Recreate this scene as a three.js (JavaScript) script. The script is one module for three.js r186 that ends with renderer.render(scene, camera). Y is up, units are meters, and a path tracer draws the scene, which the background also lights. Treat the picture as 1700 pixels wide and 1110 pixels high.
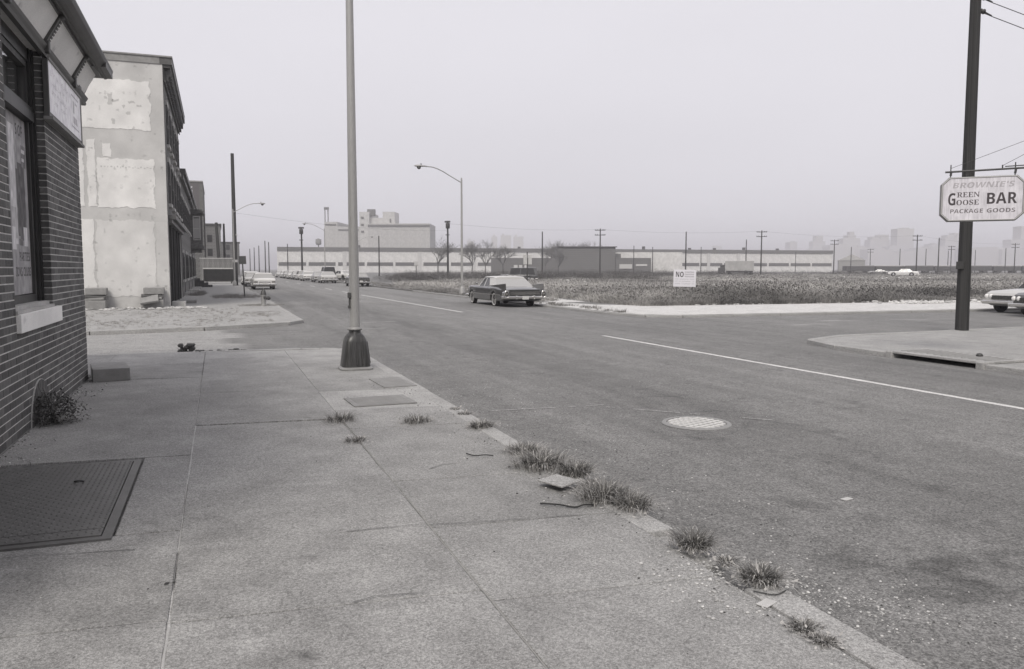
import * as THREE from 'three';
import { mergeGeometries, toCreasedNormals, mergeVertices } from 'three/addons/utils/BufferGeometryUtils.js';
import { RoundedBoxGeometry } from 'three/addons/geometries/RoundedBoxGeometry.js';

// ---------------------------------------------------------------- camera, sky, sun, exposure
const scene = new THREE.Scene();
const camera = new THREE.PerspectiveCamera(45.55, 1024 / 669, 0.1, 9000);
camera.position.set(0, 1.65, 0);
camera.rotation.order = 'YXZ';
camera.rotation.set(-0.0823, -0.3538, 0);
const renderer = new THREE.WebGLRenderer({ antialias: true });
renderer.setSize(1024, 669);
renderer.toneMapping = THREE.LinearToneMapping;
renderer.toneMappingExposure = 1.66;
renderer.shadowMap.enabled = true;

let seed = 20711;
const rnd = () => { seed = (seed * 1664525 + 1013904223) >>> 0; return seed / 4294967296; };
const rr = (a, b) => a + (b - a) * rnd();
const HT = new Float32Array(65536); { let s = 99; for (let i = 0; i < 65536; i++) { s = (s * 1664525 + 1013904223) >>> 0; HT[i] = s / 4294967296; } }
const hsh = (x, y) => HT[((x * 73 + y * 9973 + (x ^ (y * 31)) * 17) & 65535)];
function vn(x, y, p = 0) {                       // value noise, period p lattice cells (0 = none)
  let xi = Math.floor(x), yi = Math.floor(y); const fx = x - xi, fy = y - yi;
  let x1 = xi + 1, y1 = yi + 1;
  if (p) { xi = ((xi % p) + p) % p; x1 = ((x1 % p) + p) % p; yi = ((yi % p) + p) % p; y1 = ((y1 % p) + p) % p; }
  const u = fx * fx * (3 - 2 * fx), v = fy * fy * (3 - 2 * fy);
  const a = hsh(xi, yi), b = hsh(x1, yi), c = hsh(xi, y1), d = hsh(x1, y1);
  return a + (b - a) * u + (c - a) * v + (a - b - c + d) * u * v;
}
const fbm = (x, y, o = 4, p = 0) => { let s = 0, a = 0.5, t = 0; for (let i = 0; i < o; i++) { s += a * vn(x, y, p); t += a; a *= 0.55; x *= 2; y *= 2; p *= 2; } return s / t; };

{ // overcast sky: soft grey cloud deck, a little brighter overhead
  const w = 512, h = 256, d = new Float32Array(w * h * 4);
  for (let j = 0; j < h; j++) for (let i = 0; i < w; i++) {
    const el = ((j + 0.5) / h - 0.5) * Math.PI;            // -pi/2 .. pi/2
    const up = Math.max(0, Math.sin(el));
    const cl = fbm(i / 32, j / 10, 4, 16) - 0.5;
    let L = 0.470 + 0.057 * Math.pow(up, 0.6);
    L *= 1 + 0.08 * cl;
    if (el < 0) L = 0.45;
    const k = (j * w + i) * 4;
    d[k] = L * 0.988; d[k + 1] = L * 0.970; d[k + 2] = L * 1.032; d[k + 3] = 1;
  }
  const t = new THREE.DataTexture(d, w, h, THREE.RGBAFormat, THREE.FloatType);
  t.mapping = THREE.EquirectangularReflectionMapping; t.magFilter = THREE.LinearFilter; t.minFilter = THREE.LinearFilter; t.needsUpdate = true;
  scene.background = t; scene.environment = t;
}
const sun = new THREE.DirectionalLight(0xfffaf2, 1.5);
sun.position.set(-45, 110, 60); sun.target.position.set(10, 0, -30);
sun.castShadow = true; sun.shadow.radius = 40; sun.shadow.mapSize.set(2048, 2048);
Object.assign(sun.shadow.camera, { left: -90, right: 90, top: 90, bottom: -90, near: 1, far: 400 });
scene.add(sun); scene.add(sun.target);
scene.fog = new THREE.FogExp2(0xdedce1, 0.00075);

// ---------------------------------------------------------------- helpers
const taken = {};
function numbered(n) { if (!(n in taken)) { taken[n] = 0; return n; } taken[n]++; return n + '_' + String(taken[n]).padStart(3, '0'); }
function shade(m) { m.castShadow = true; m.receiveShadow = true; return m; }
function tag(o, label, category, group) { o.userData.label = label; o.userData.category = category; if (group) o.userData.group = group; return o; }
function thing(name, label, category, pos = [0, 0, 0], ry = 0, group) {
  const g = new THREE.Group(); g.name = numbered(name); g.position.set(...pos); g.rotation.y = ry; scene.add(g); return tag(g, label, category, group);
}
function one(name, geo, mat, label, category, group, pos, ry = 0) {
  const m = shade(new THREE.Mesh(geo, mat)); m.name = numbered(name); if (pos) m.position.set(...pos); m.rotation.y = ry; scene.add(m); return tag(m, label, category, group);
}
function struct(name, geo, mat) { const m = shade(new THREE.Mesh(geo, mat)); m.name = numbered(name); m.userData.kind = 'structure'; scene.add(m); return m; }
function part(parent, name, geo, mat) { const m = shade(new THREE.Mesh(geo, mat)); m.name = name; parent.add(m); return m; }
function dup(src, pos, ry, label) {
  const c = src.clone(); c.name = numbered(src.name.replace(/_\d{3}$/, '')); c.userData = { ...src.userData }; if (label) c.userData.label = label;
  c.position.set(...pos); if (ry !== undefined) c.rotation.y = ry; scene.add(c); return c;
}
function buv(g) {                                // box-projected uv in metres
  g = g.index ? g.toNonIndexed() : g;
  const p = g.attributes.position, n = g.attributes.normal, uv = new Float32Array(p.count * 2);
  for (let i = 0; i < p.count; i++) {
    const ax = Math.abs(n.getX(i)), ay = Math.abs(n.getY(i)), az = Math.abs(n.getZ(i));
    const x = p.getX(i), y = p.getY(i), z = p.getZ(i);
    if (ay >= ax && ay >= az) { uv[2 * i] = x; uv[2 * i + 1] = z; } else if (ax >= az) { uv[2 * i] = z; uv[2 * i + 1] = y; } else { uv[2 * i] = x; uv[2 * i + 1] = y; }
  }
  g.setAttribute('uv', new THREE.BufferAttribute(uv, 2)); return g;
}
const merge = (l) => mergeGeometries(l.map(g => { g = g.index ? g.toNonIndexed() : g; for (const k of Object.keys(g.attributes)) if (!['position', 'normal', 'uv'].includes(k)) g.deleteAttribute(k); return g; }));
function bx(w, h, d, x = 0, y = 0, z = 0, rx = 0, ry = 0, rz = 0) { const g = new THREE.BoxGeometry(w, h, d); if (rx) g.rotateX(rx); if (rz) g.rotateZ(rz); if (ry) g.rotateY(ry); g.translate(x, y, z); return buv(g); }
function rbx(w, h, d, r, x = 0, y = 0, z = 0, rx = 0, ry = 0, rz = 0) { const g = new RoundedBoxGeometry(w, h, d, 2, r); if (rx) g.rotateX(rx); if (rz) g.rotateZ(rz); if (ry) g.rotateY(ry); g.translate(x, y, z); return buv(g); }
const bb = (x0, x1, y0, y1, z0, z1) => bx(Math.abs(x1 - x0), Math.abs(y1 - y0), Math.abs(z1 - z0), (x0 + x1) / 2, (y0 + y1) / 2, (z0 + z1) / 2);
function rod(a, b, r0, r1 = r0, n = 10) {
  const A = new THREE.Vector3(...a), B = new THREE.Vector3(...b), L = A.distanceTo(B);
  const g = new THREE.CylinderGeometry(r1, r0, L, n, 1); g.translate(0, L / 2, 0);
  g.applyQuaternion(new THREE.Quaternion().setFromUnitVectors(new THREE.Vector3(0, 1, 0), B.clone().sub(A).normalize())); g.translate(...a); return g.toNonIndexed();
}
const tube = (pts, r, n = 40, k = 8) => new THREE.TubeGeometry(new THREE.CatmullRomCurve3(pts.map(p => new THREE.Vector3(...p))), n, r, k);
const lathe = (pts, n = 20) => new THREE.LatheGeometry(pts.map(p => new THREE.Vector2(...p)), n);
function extr(pts, depth, bevel = 0) { const s = new THREE.Shape(pts.map(p => new THREE.Vector2(...p))); return new THREE.ExtrudeGeometry(s, { depth, bevelEnabled: bevel > 0, bevelSize: bevel, bevelThickness: bevel, bevelSegments: 1, steps: 1 }); }
function block(pts, y0, y1) {                    // ground polygon (x, z) raised from y0 to y1
  const g = extr(pts.map(([x, z]) => [x, -z]), y1 - y0); g.rotateX(-Math.PI / 2); g.translate(0, y0, 0); return buv(g);
}
function prism4(p, t) {                          // plate on four corners, thickness t behind
  const v = p.map(q => new THREE.Vector3(...q)); const n = v[1].clone().sub(v[0]).cross(v[3].clone().sub(v[0])).normalize().multiplyScalar(-t);
  const w = v.map(q => q.clone().add(n)); const P = [];
  const q = (a, b, c, d) => P.push(a, b, c, a, c, d);
  q(v[0], v[1], v[2], v[3]); q(w[3], w[2], w[1], w[0]); for (let i = 0; i < 4; i++) { const j = (i + 1) % 4; q(v[j], v[i], w[i], w[j]); }
  const g = new THREE.BufferGeometry(); g.setAttribute('position', new THREE.Float32BufferAttribute(P.flatMap(a => [a.x, a.y, a.z]), 3)); g.computeVertexNormals(); return buv(g);
}
// ---- textures
function tex(size, metres, fn) {
  const d = new Uint8Array(size * size * 4);
  for (let j = 0; j < size; j++) for (let i = 0; i < size; i++) { const v = fn(i / size, j / size, i, j); const k = (j * size + i) * 4; const c = Math.max(0, Math.min(255, v * 255)); d[k] = d[k + 1] = d[k + 2] = c; d[k + 3] = 255; }
  const t = new THREE.DataTexture(d, size, size, THREE.RGBAFormat); t.wrapS = t.wrapT = THREE.RepeatWrapping; t.magFilter = THREE.LinearFilter; t.minFilter = THREE.LinearMipmapLinearFilter; t.generateMipmaps = true; t.anisotropy = 8;
  t.colorSpace = THREE.SRGBColorSpace; t.repeat.set(1 / metres, 1 / metres); t.needsUpdate = true; return t;
}
const lin = (t) => { const c = t.clone(); c.colorSpace = THREE.NoColorSpace; c.needsUpdate = true; return c; };
let gs = 7; const gr = () => { gs = (gs * 1664525 + 1013904223) >>> 0; return gs / 4294967296; };
const T_conc = tex(1024, 3.1, (u, v) => { let k = 0.80 + 0.14 * (fbm(u * 9, v * 9, 5, 9) - 0.5) + 0.34 * (gr() - 0.5) + 0.22 * (vn(u * 340, v * 340, 340) - 0.5); if (vn(u * 170, v * 170, 170) > 0.93) k -= 0.10; if (gr() > 0.997) k += 0.12; return k; });
const T_asph = tex(1024, 2.3, (u, v) => { const f = vn(u * 256, v * 256, 256); return 0.76 + 0.36 * (gr() - 0.5) + 0.36 * (f - 0.5) + 0.14 * (vn(u * 120, v * 120, 120) - 0.5) + 0.10 * (fbm(u * 10, v * 10, 4, 10) - 0.5); });
const T_grain = tex(512, 1.0, (u, v) => 0.84 + 0.16 * (gr() - 0.5) + 0.16 * (fbm(u * 8, v * 8, 5, 8) - 0.5));
const T_plast = tex(1024, 5.0, (u, v) => { const f = fbm(u * 7, v * 7, 6, 7); let k = 0.92 + 0.16 * (f - 0.5) + 0.08 * (gr() - 0.5); const p = fbm(u * 22 + 3, v * 22, 4, 22); if (p > 0.70) k -= (p - 0.70) * 0.9; return k; });
const T_wood = tex(512, 1.0, (u, v) => 0.76 + 0.34 * (vn(u * 40, v * 3, 0 || 40) - 0.5) + 0.22 * (vn(u * 120, v * 8, 120) - 0.5) + 0.1 * (gr() - 0.5));
const T_wall = tex(512, 0.64, (u, v, i, j) => { // far brickwork, too distant to tell the bricks apart
  const row = Math.floor(v * 8), fv = v * 8 - row, fu = (u * 3 + (row % 2) * 0.5) % 1; const m = fv < 0.13 || fu < 0.045; return (m ? 0.86 : 0.62 + 0.22 * hsh(row, Math.floor(u * 3 + (row % 2) * 0.5) % 3)) + 0.14 * (gr() - 0.5); });
const T_brick = tex(512, 0.5, (u, v) => 0.80 + 0.22 * (fbm(u * 16, v * 16, 4, 16) - 0.5) + 0.22 * (gr() - 0.5));
const T_bump = lin(T_grain), T_concB = lin(T_conc), T_asphB = lin(T_asph), T_plastB = lin(T_plast);
const C = (v, w = 0) => new THREE.Color().setRGB(v * (1.0 + w), v * (0.985), v * (0.955 - w));   // neutral print tone under a slightly violet sky
const M = (v, o = {}) => new THREE.MeshStandardMaterial({ color: C(v, o.warm || 0), roughness: o.r ?? 0.85, metalness: o.m ?? 0, ...(o.map ? { map: o.map } : {}), ...(o.bump ? { bumpMap: o.bump, bumpScale: o.bs ?? 0.004 } : {}), ...(o.vc ? { vertexColors: true } : {}), ...(o.x || {}) });
const mat = {
  conc: M(0.50, { map: T_conc, bump: T_concB, bs: 0.003, vc: true, r: 0.93 }),
  concBright: M(0.86, { map: T_conc, r: 0.93 }), concIsle: M(0.50, { map: T_conc, r: 0.93 }),
  asph: M(0.335, { map: T_asph, bump: T_asphB, bs: 0.007, vc: true, r: 0.9 }),
  kerb: M(0.54, { map: T_conc, bump: T_concB, bs: 0.006, r: 0.9 }),
  dirt: M(0.24, { map: T_asph, r: 1 }), earth: M(0.26, { map: T_conc, r: 1 }), paint: M(0.98, { map: T_conc, r: 0.7 }), paintOld: M(0.46, { map: T_asph, r: 0.8 }),
  mortar: M(0.90, { map: T_grain, bump: T_bump, bs: 0.003 }), brickTex: M(0.24, { map: T_wall, r: 0.9, bump: T_bump }), brickMid: M(0.24, { map: T_wall }),
  woodDark: M(0.035, { map: T_wood, r: 0.45 }), woodMid: M(0.10, { map: T_wood, r: 0.6 }), poleWood: M(0.055, { map: T_wood, bump: lin(T_wood), bs: 0.012, r: 0.85 }), farPole: M(0.07, { map: T_wood }),
  cornice: M(0.12, { map: T_grain, r: 0.5 }), panel: M(0.92, { map: T_plast, r: 0.7 }), stone: M(0.62, { map: T_grain, bump: T_bump, bs: 0.004 }), stoneMid: M(0.36, { map: T_grain }),
  roof: M(0.10, { map: T_asph }), white: M(0.75, { map: T_grain }), plaster: M(0.80, { map: T_plast, bump: T_plastB, bs: 0.012 }), cement: M(0.58, { map: T_plast, bump: T_plastB, bs: 0.015 }),
  galv: M(0.52, { map: T_grain, r: 0.5, m: 0.25 }), iron: M(0.10, { map: T_grain, r: 0.5, m: 0.3 }), ironLight: M(0.40, { map: T_grain, r: 0.55, m: 0.2 }), steel: M(0.19, { map: T_grain, r: 0.5, m: 0.35 }), wire: M(0.05, { r: 0.6 }), black: M(0.012, { r: 0.9 }),
  rubber: M(0.02, { r: 0.8 }), chrome: M(0.62, { r: 0.16, m: 1 }), glass: new THREE.MeshPhysicalMaterial({ color: C(0.025), roughness: 0.06, ior: 1.55 }), dusty: new THREE.MeshPhysicalMaterial({ color: C(0.33), roughness: 0.12, ior: 1.7 }),
  pane: new THREE.MeshPhysicalMaterial({ color: 0xffffff, roughness: 0.03, transmission: 1, thickness: 0, ior: 1.5 }), lens: M(0.10, { r: 0.15, warm: 0.05 }), lamp: M(0.8, { r: 0.1 }),
};

// ---------------------------------------------------------------- ground and roads
const ROAD = -0.10;
{
  const g = new THREE.PlaneGeometry(9000, 9000); g.rotateX(-Math.PI / 2); g.translate(800, -0.35, -1500); struct('ground', buv(g), mat.earth);
}
function stops(list) { const o = []; for (let i = 0; i < list.length - 1; i++) { const [a, n] = list[i], b = list[i + 1][0]; for (let k = 0; k < n; k++) o.push(a + (b - a) * k / n); } o.push(list[list.length - 1][0]); return o; }
function sheet(xs, zs, yf, cf) {
  const P = [], U = [], Cc = [], I = []; const nx = xs.length;
  for (const z of zs) for (const x of xs) { P.push(x, yf(x, z), z); U.push(x, z); const c = cf(x, z); Cc.push(c, c, c); }
  for (let j = 0; j < zs.length - 1; j++) for (let i = 0; i < nx - 1; i++) { const a = j * nx + i, b = a + 1, c = a + nx, d = c + 1; I.push(a, b, c, b, d, c); }
  const g = new THREE.BufferGeometry(); g.setAttribute('position', new THREE.Float32BufferAttribute(P, 3)); g.setAttribute('uv', new THREE.Float32BufferAttribute(U, 2)); g.setAttribute('color', new THREE.Float32BufferAttribute(Cc, 3)); g.setIndex(I); g.computeVertexNormals();
  if (g.attributes.normal.getY(0) < 0) { const ix = g.index.array; for (let i = 0; i < ix.length; i += 3) { const t = ix[i]; ix[i] = ix[i + 1]; ix[i + 1] = t; } g.computeVertexNormals(); }
  return g;
}
const sm = (a, b, x) => { const t = Math.max(0, Math.min(1, (x - a) / (b - a))); return t * t * (3 - 2 * t); };
const blot = (x, z, cx, cz, rx, rz, n = 1) => { const d = Math.hypot((x - cx) / rx, (z - cz) / rz) + (fbm(x * 7 + cx, z * 7, 4) - 0.5) * 2.6 * n; return 1 - sm(0.55, 1.0, d); };
const oil = [[4.05, -4.66, .22, .16], [4.3, -4.25, .16, .10], [3.72, -3.3, .34, .22], [3.5, -3.55, .12, .06], [3.95, -3.7, .10, .05], [4.6, -4.75, .09, .04], [3.62, -4.45, .10, .05], [3.1, -3.9, .12, .07], [3.5, -3.75, .22, .12], [3.3, -4.15, .14, .10], [4.7, -4.0, .18, .06], [4.15, -3.35, .5, .18], [5.2, -4.6, .25, .08], [3.9, -3.0, .3, .14]];
function roadTone(x, z) {
  let k = 0.94 + 0.22 * (fbm(x * 0.35, z * 0.12, 4) - 0.5) + 0.26 * (fbm(x * 2.3, z * 0.4, 4) - 0.5);
  k *= 1 + 0.34 * (fbm(x * 6.5 + 9, z * 0.55, 4) - 0.5);                       // streaks worn along the traffic
  for (const [tx, w] of [[3.75, .34], [4.75, .3], [6.9, .4], [8.2, .3], [10.4, .35], [12, .3]]) k += 0.055 * Math.exp(-(((x - tx - 0.25 * (fbm(z * 0.15, tx, 2) - 0.5)) / w) ** 2));   // polished wheel tracks
  k -= 0.24 * Math.exp(-(((x - 5.25 - 0.5 * (fbm(z * 0.2, 8, 2) - 0.5)) / 1.0) ** 2)) * (0.2 + 1.1 * fbm(x * 5 + 40, z * 0.5, 4)); k -= 0.14 * Math.exp(-(((x - 3.1) / 0.35) ** 2)) * (0.2 + 1.2 * fbm(x * 8 + 20, z * 1.4, 4)); k -= 0.12 * Math.exp(-(((x - 11.4) / 1.0) ** 2)) * (0.3 + fbm(x * 5 + 70, z * 0.5, 3));   // oil drip band down each lane
  for (const [cx, cz, rx, rz] of oil) k *= 1 - 0.30 * blot(x, z, cx, cz, rx, rz) * (.35 + 1.0 * fbm(x * 14, z * 14, 3));
  const gut = 1 - sm(2.75, 3.7 + 0.8 * (fbm(z * 0.5, 3, 3) - 0.5), x);            // dusty gutter with grit
  if (x > 2 && z > -17) k = k * (1 - 0.35 * gut) + 0.35 * gut * (0.75 + 0.9 * fbm(x * 9, z * 9, 3));
  const cr = Math.abs(fbm(x * 0.55 + 4, z * 0.55, 4) - 0.5); if (cr < 0.004) k *= 0.75;    // cracks
  if (z < -24 && x > 2.5 && x < 14) k *= 1.06; if (z < -40) k *= 1.10;
  if (x < 0.35 + 0.25 * (fbm(z, 2, 2) - 0.5) && z < -15 && z > -26) k = 1.55 + 0.5 * (fbm(x * 1.5, z * 4, 4) - 0.5) + 0.3 * (fbm(x * 9, z * 12, 2) - 0.5);   // older pale paving of the side street
  if (x > 16 && z < -16 && z > -25) { k *= 1.05 + 0.5 * blot(x, z, 19.7, -21.5, 0.9, 0.25) + 0.35 * blot(x, z, 17.5, -20.3, 0.9, 0.3) + 0.3 * blot(x, z, 23, -21, 1.6, 0.4) + 0.3 * blot(x, z, 26, -19, 1.5, 0.3); }
  return Math.max(0.25, k);
}
{
  const xs = stops([[-70, 12], [-10, 30], [2.4, 150], [12, 40], [16, 60], [34, 20], [120, 1]]), zs = stops([[9, 6], [-1.5, 220], [-14, 120], [-28, 60], [-48, 40], [-210, 1]]);
  struct('road', sheet(xs, zs, (x, z) => ROAD + 0.05 * Math.exp(-(((x - 8.6) / 3.5) ** 2)), roadTone), mat.asph);
}
const roadY = (x) => ROAD + 0.05 * Math.exp(-(((x - 8.6) / 3.5) ** 2));
function strip(name, pts, w, m = mat.paint, holes = 0.0) { // painted line with worn edges
  const P = []; const up = 0.004;
  for (let i = 0; i < pts.length - 1; i++) {
    const [x0, z0] = pts[i], [x1, z1] = pts[i + 1]; const L = Math.hypot(x1 - x0, z1 - z0), n = Math.max(1, Math.round(L / 0.12)); const nx = -(z1 - z0) / L, nz = (x1 - x0) / L;
    for (let k = 0; k < n; k++) {
      if (rnd() < holes) continue;
      const e = (t) => { const x = x0 + (x1 - x0) * t, z = z0 + (z1 - z0) * t; const a = w / 2 * (0.9 + 0.25 * hsh(Math.round(t * n) + i * 91, 7)), b = w / 2 * (0.9 + 0.25 * hsh(Math.round(t * n) + i * 91, 13)); const q = (s) => [x + nx * s, roadY(x + nx * s) + up, z + nz * s]; return [q(a), q(-b)]; };
      const [A, B] = e(k / n), [D, E] = e((k + 1) / n); P.push(...A, ...B, ...E, ...A, ...E, ...D);
    }
  }
  const g = new THREE.BufferGeometry(); g.setAttribute('position', new THREE.Float32BufferAttribute(P, 3)); g.computeVertexNormals(); if (g.attributes.normal.getY(0) < 0) { for (let i = 0; i < P.length; i += 9) for (let c = 0; c < 3; c++) { const t = P[i + c]; P[i + c] = P[i + 3 + c]; P[i + 3 + c] = t; } g.setAttribute('position', new THREE.Float32BufferAttribute(P, 3)); g.computeVertexNormals(); }
  return struct(name, buv(g), m);
}
strip('center_line', [[9.15, 6], [9.17, -8], [9.2, -18.2]], 0.115);
strip('center_line', [[9.0, -30], [8.75, -52]], 0.125);
for (const z of [-56, -66, -78, -92, -108, -124, -142]) strip('lane_dash', [[8.75, z], [8.78, z - 4.5]], 0.12);
strip('crosswalk_mark', [[3.62, -23.2], [4.6, -23.15]], 0.14, mat.paintOld, 0.1); strip('crosswalk_mark', [[0.9, -23.0], [2.3, -23.1]], 0.12, mat.paintOld, 0.3);
strip('crosswalk_mark', [[6.9, -27.6], [7.8, -27.5]], 0.16, mat.paintOld, 0.1); strip('crosswalk_mark', [[6.8, -41], [8.4, -41.2]], 0.25, mat.paintOld, 0.15);
strip('crosswalk_mark', [[4.0, -25.8], [5.6, -26]], 0.2, mat.paintOld, 0.35); strip('crosswalk_mark', [[10.2, -25.5], [12.4, -25.2]], 0.2, mat.paintOld, 0.4); strip('crosswalk_mark', [[3.0, -9.2], [4.6, -9.05]], 0.05, mat.paintOld, 0.25);
strip('crosswalk_mark', [[4.55, -8.9], [5.9, -7.4]], 0.05, mat.paintOld, 0.5);

// kerbs: separate stones along a path (x, z)
const kerbGeo = {};
function kerb(name, path, m, w = 0.17, top = 0.004, len = 1.7, kmin = 0) {
  const g = new THREE.Group(); g.name = numbered(name); g.userData.kind = 'structure'; scene.add(g);
  for (let i = 0; i < path.length - 1; i++) {
    const [x0, z0] = path[i], [x1, z1] = path[i + 1], L = Math.hypot(x1 - x0, z1 - z0), n = Math.max(1, Math.round(L / len)), s = L / n, a = Math.atan2(-(z1 - z0), x1 - x0);
    const key = s.toFixed(3) + w; if (!kerbGeo[key]) kerbGeo[key] = rbx(s - 0.012, 0.4, w, 0.018);
    for (let k = 0; k < n; k++) { const t = (k + 0.5) / n; const q = part(g, 'kerb_stone', kerbGeo[key], m); q.position.set(x0 + (x1 - x0) * t + rr(-.006, .006), top - 0.2 + rr(-.008, .004), z0 + (z1 - z0) * t); q.rotation.y = a + rr(-.004, .004); q.rotation.z = rr(-.004, .004); }
  }
  return g;
}
const arc = (cx, cz, r, a0, a1, n) => Array.from({ length: n + 1 }, (_, i) => { const a = a0 + (a1 - a0) * i / n; return [cx + r * Math.cos(a), cz + r * Math.sin(a)]; });

// ---------------------------------------------------------------- sidewalk by the brick building: slab by slab
{
  const bed = block([[-60, 6], [2.45, 6], [2.45, -16.4], [1.9, -16.85], [-60, -16.85]], -0.5, -0.016); struct('sidewalk_bed', bed, mat.dirt);
  const g = new THREE.Group(); g.name = 'sidewalk'; g.userData.kind = 'structure'; scene.add(g);
  const tone = (x, z) => {
    let k = 0.90 + 0.34 * (fbm(x * 0.55 + 20, z * 0.55, 4) - 0.5) + 0.26 * (fbm(x * 2.6, z * 2.2 + 40, 4) - 0.5) + 0.16 * (fbm(x * 9, z * 7, 3) - 0.5);
    k -= 0.22 * blot(x, z, -0.9, -4.4, 1.5, 1.2) * fbm(x * 4, z * 4, 3); k -= 0.14 * blot(x, z, 0.4, -3.3, 1.0, .8) * fbm(x * 5, z * 5, 3); k += 0.10 * blot(x, z, 1.9, -3.2, .7, .5) * fbm(x * 5, z * 5, 3);
    for (const [cx, cz, r] of [[0.05, -4.0, .025], [0.33, -3.4, .03], [0.62, -3.35, .03], [-.95, -4.7, .02], [.45, -4.55, .05], [1.0, -4.45, .06], [0.9, -9, .03], [.52, -3.2, .02]]) k -= 0.35 * blot(x, z, cx, cz, r, r);
    for (const [cx, cz, rx, rz] of [[0.5, -6.2, .25, .03], [0.2, -5.6, .14, .02], [1.7, -4.5, .3, .02], [1.45, -4.15, .2, .02], [-1.15, -4.95, .14, .03]]) k += 0.16 * blot(x, z, cx, cz, rx, rz);
    return Math.max(0.3, k);
  };
  const sk = (x) => 0.09 * (x - 0.5);
  function slab(x0, x1, z0, z1, base = 1, lift = 0) {
    const e = 0.0028, nu = Math.max(4, Math.round((x1 - x0) / 0.07)), nv = Math.max(4, Math.round(Math.abs(z1 - z0) / 0.07));
    const us = [x0 + e, x0 + e, x0 + e + 0.008], vs = [z0 - e, z0 - e, z0 - e - 0.008];
    for (let i = 1; i < nu; i++) us.push(x0 + (x1 - x0) * i / nu); us.push(x1 - e - .008, x1 - e, x1 - e);
    for (let i = 1; i < nv; i++) vs.push(z0 + (z1 - z0) * i / nv); vs.push(z1 + e + .008, z1 + e, z1 + e);
    const tx = rr(-.003, .003), tz = rr(-.003, .003), ph = rr(0, 50);
    const P = [], U = [], K = [], I = [], nx = us.length;
    vs.forEach((z, j) => us.forEach((x, i) => {
      const edge = Math.min(i, j, nx - 1 - i, vs.length - 1 - j); const zz = z + sk(x) + (edge < 2 ? 0.007 * (vn(x * 9 + ph, z * 9) - 0.5) : 0), xx = x + (edge < 2 ? 0.006 * (vn(z * 7 + ph, x * 7 + 3) - 0.5) : 0);
      const y = lift + tx * (x - x0) + tz * (z - z0) + (edge === 0 ? -0.045 : edge === 1 ? -0.001 - 0.004 * vn(x * 20, z * 20) : 0.003 * (vn(x * 3, z * 3) - 0.5));
      P.push(xx, y, zz); U.push(xx, zz); const c = tone(xx, zz) * base; K.push(c, c, c);
    }));
    for (let j = 0; j < vs.length - 1; j++) for (let i = 0; i < nx - 1; i++) { const a = j * nx + i, b = a + 1, c = a + nx, d = c + 1; I.push(a, b, c, b, d, c); }
    const q = new THREE.BufferGeometry(); q.setAttribute('position', new THREE.Float32BufferAttribute(P, 3)); q.setAttribute('uv', new THREE.Float32BufferAttribute(U, 2)); q.setAttribute('color', new THREE.Float32BufferAttribute(K, 3)); q.setIndex(I); q.computeVertexNormals();
    if (q.attributes.normal.getY(Math.floor(P.length / 6)) < 0) { const ix = q.index.array; for (let i = 0; i < ix.length; i += 3) { const t = ix[i]; ix[i] = ix[i + 1]; ix[i + 1] = t; } q.computeVertexNormals(); }
    part(g, 'slab', q, mat.conc);
  }
  for (const [jx, wv, m] of [[-.26, .011, M(.66, { map: T_conc })], [1.24, .004, M(.5, { map: T_conc })]]) { const P = [], I = []; let n = 0; for (let z = -2.2; z > -13.2; z -= .05) { const d = wv * (.35 + 1.1 * fbm(z * 3, jx * 9, 3)) * (vn(z * 1.3, jx * 5) < .22 ? .2 : 1), o = .004 * (vn(z * 4, 3) - .5), y = -.0015 - .004 * vn(z * 6, 9), zz = z + sk(jx); P.push(jx + o - d, y - .006, zz, jx + o, y + .004, zz, jx + o + d, y - .006, zz); if (n++) { const b = (n - 1) * 3, a = b - 3; I.push(a, a + 1, b, a + 1, b + 1, b, a + 1, a + 2, b + 1, a + 2, b + 2, b + 1); } } const q = new THREE.BufferGeometry(); q.setAttribute('position', new THREE.Float32BufferAttribute(P, 3)); q.setIndex(I); q.computeVertexNormals(); part(g, 'joint_filler', buv(q), m); }
  const col = (x0, x1, list, bases = {}) => { for (let i = 0; i < list.length - 1; i++) slab(x0, x1, list[i], list[i + 1], bases[i] ?? rr(0.91, 1.08), rr(-.004, .004)); };
  col(-1.85, -0.26, [2, -1.2, -3.9, -5.28], { 2: 0.97 });
  slab(-0.645, -0.26, -5.28, -7.48, 0.97); slab(-1.85, -1.82, -5.28, -7.48, 0.9);
  col(-1.85, -0.26, [-7.48, -10.2, -12.95, -14.8], {});
  col(-0.26, 1.24, [2, -1.2, -3.87, -6.42, -8.9, -11.2, -13.6, -15.6, -16.8]);
  col(1.24, 2.5, [2, -.9, -2.3, -3.72, -4.92, -6.12, -8.28, -9.42, -10.98, -12.05, -13.8, -15.6, -16.8], { 7: 1.16 });
  col(-4.6, -1.85, [-13.3, -14.9, -16.8]); col(-7.4, -4.6, [-13.3, -14.9, -16.8]); slab(-1.85, -0.26, -14.8, -16.8, 1.03);
  kerb('kerb', [[2.61, 5], [2.61, -3.35]], mat.kerb, 0.2, 0.006, 1.9); kerb('kerb', [[2.6, -3.75], [2.6, -4.3]], mat.kerb, 0.18, -0.03, .5); kerb('kerb', [[2.6, -4.3], [2.58, -4.95]], mat.kerb, 0.2, 0.002, .7); kerb('kerb', [[2.58, -4.95], [2.58, -16.0], ...arc(1.6, -16.0, .98, 0, -Math.PI / 2, 4), [-20, -17.0]], mat.kerb, 0.19, 0.004, 1.9);
}

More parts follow.
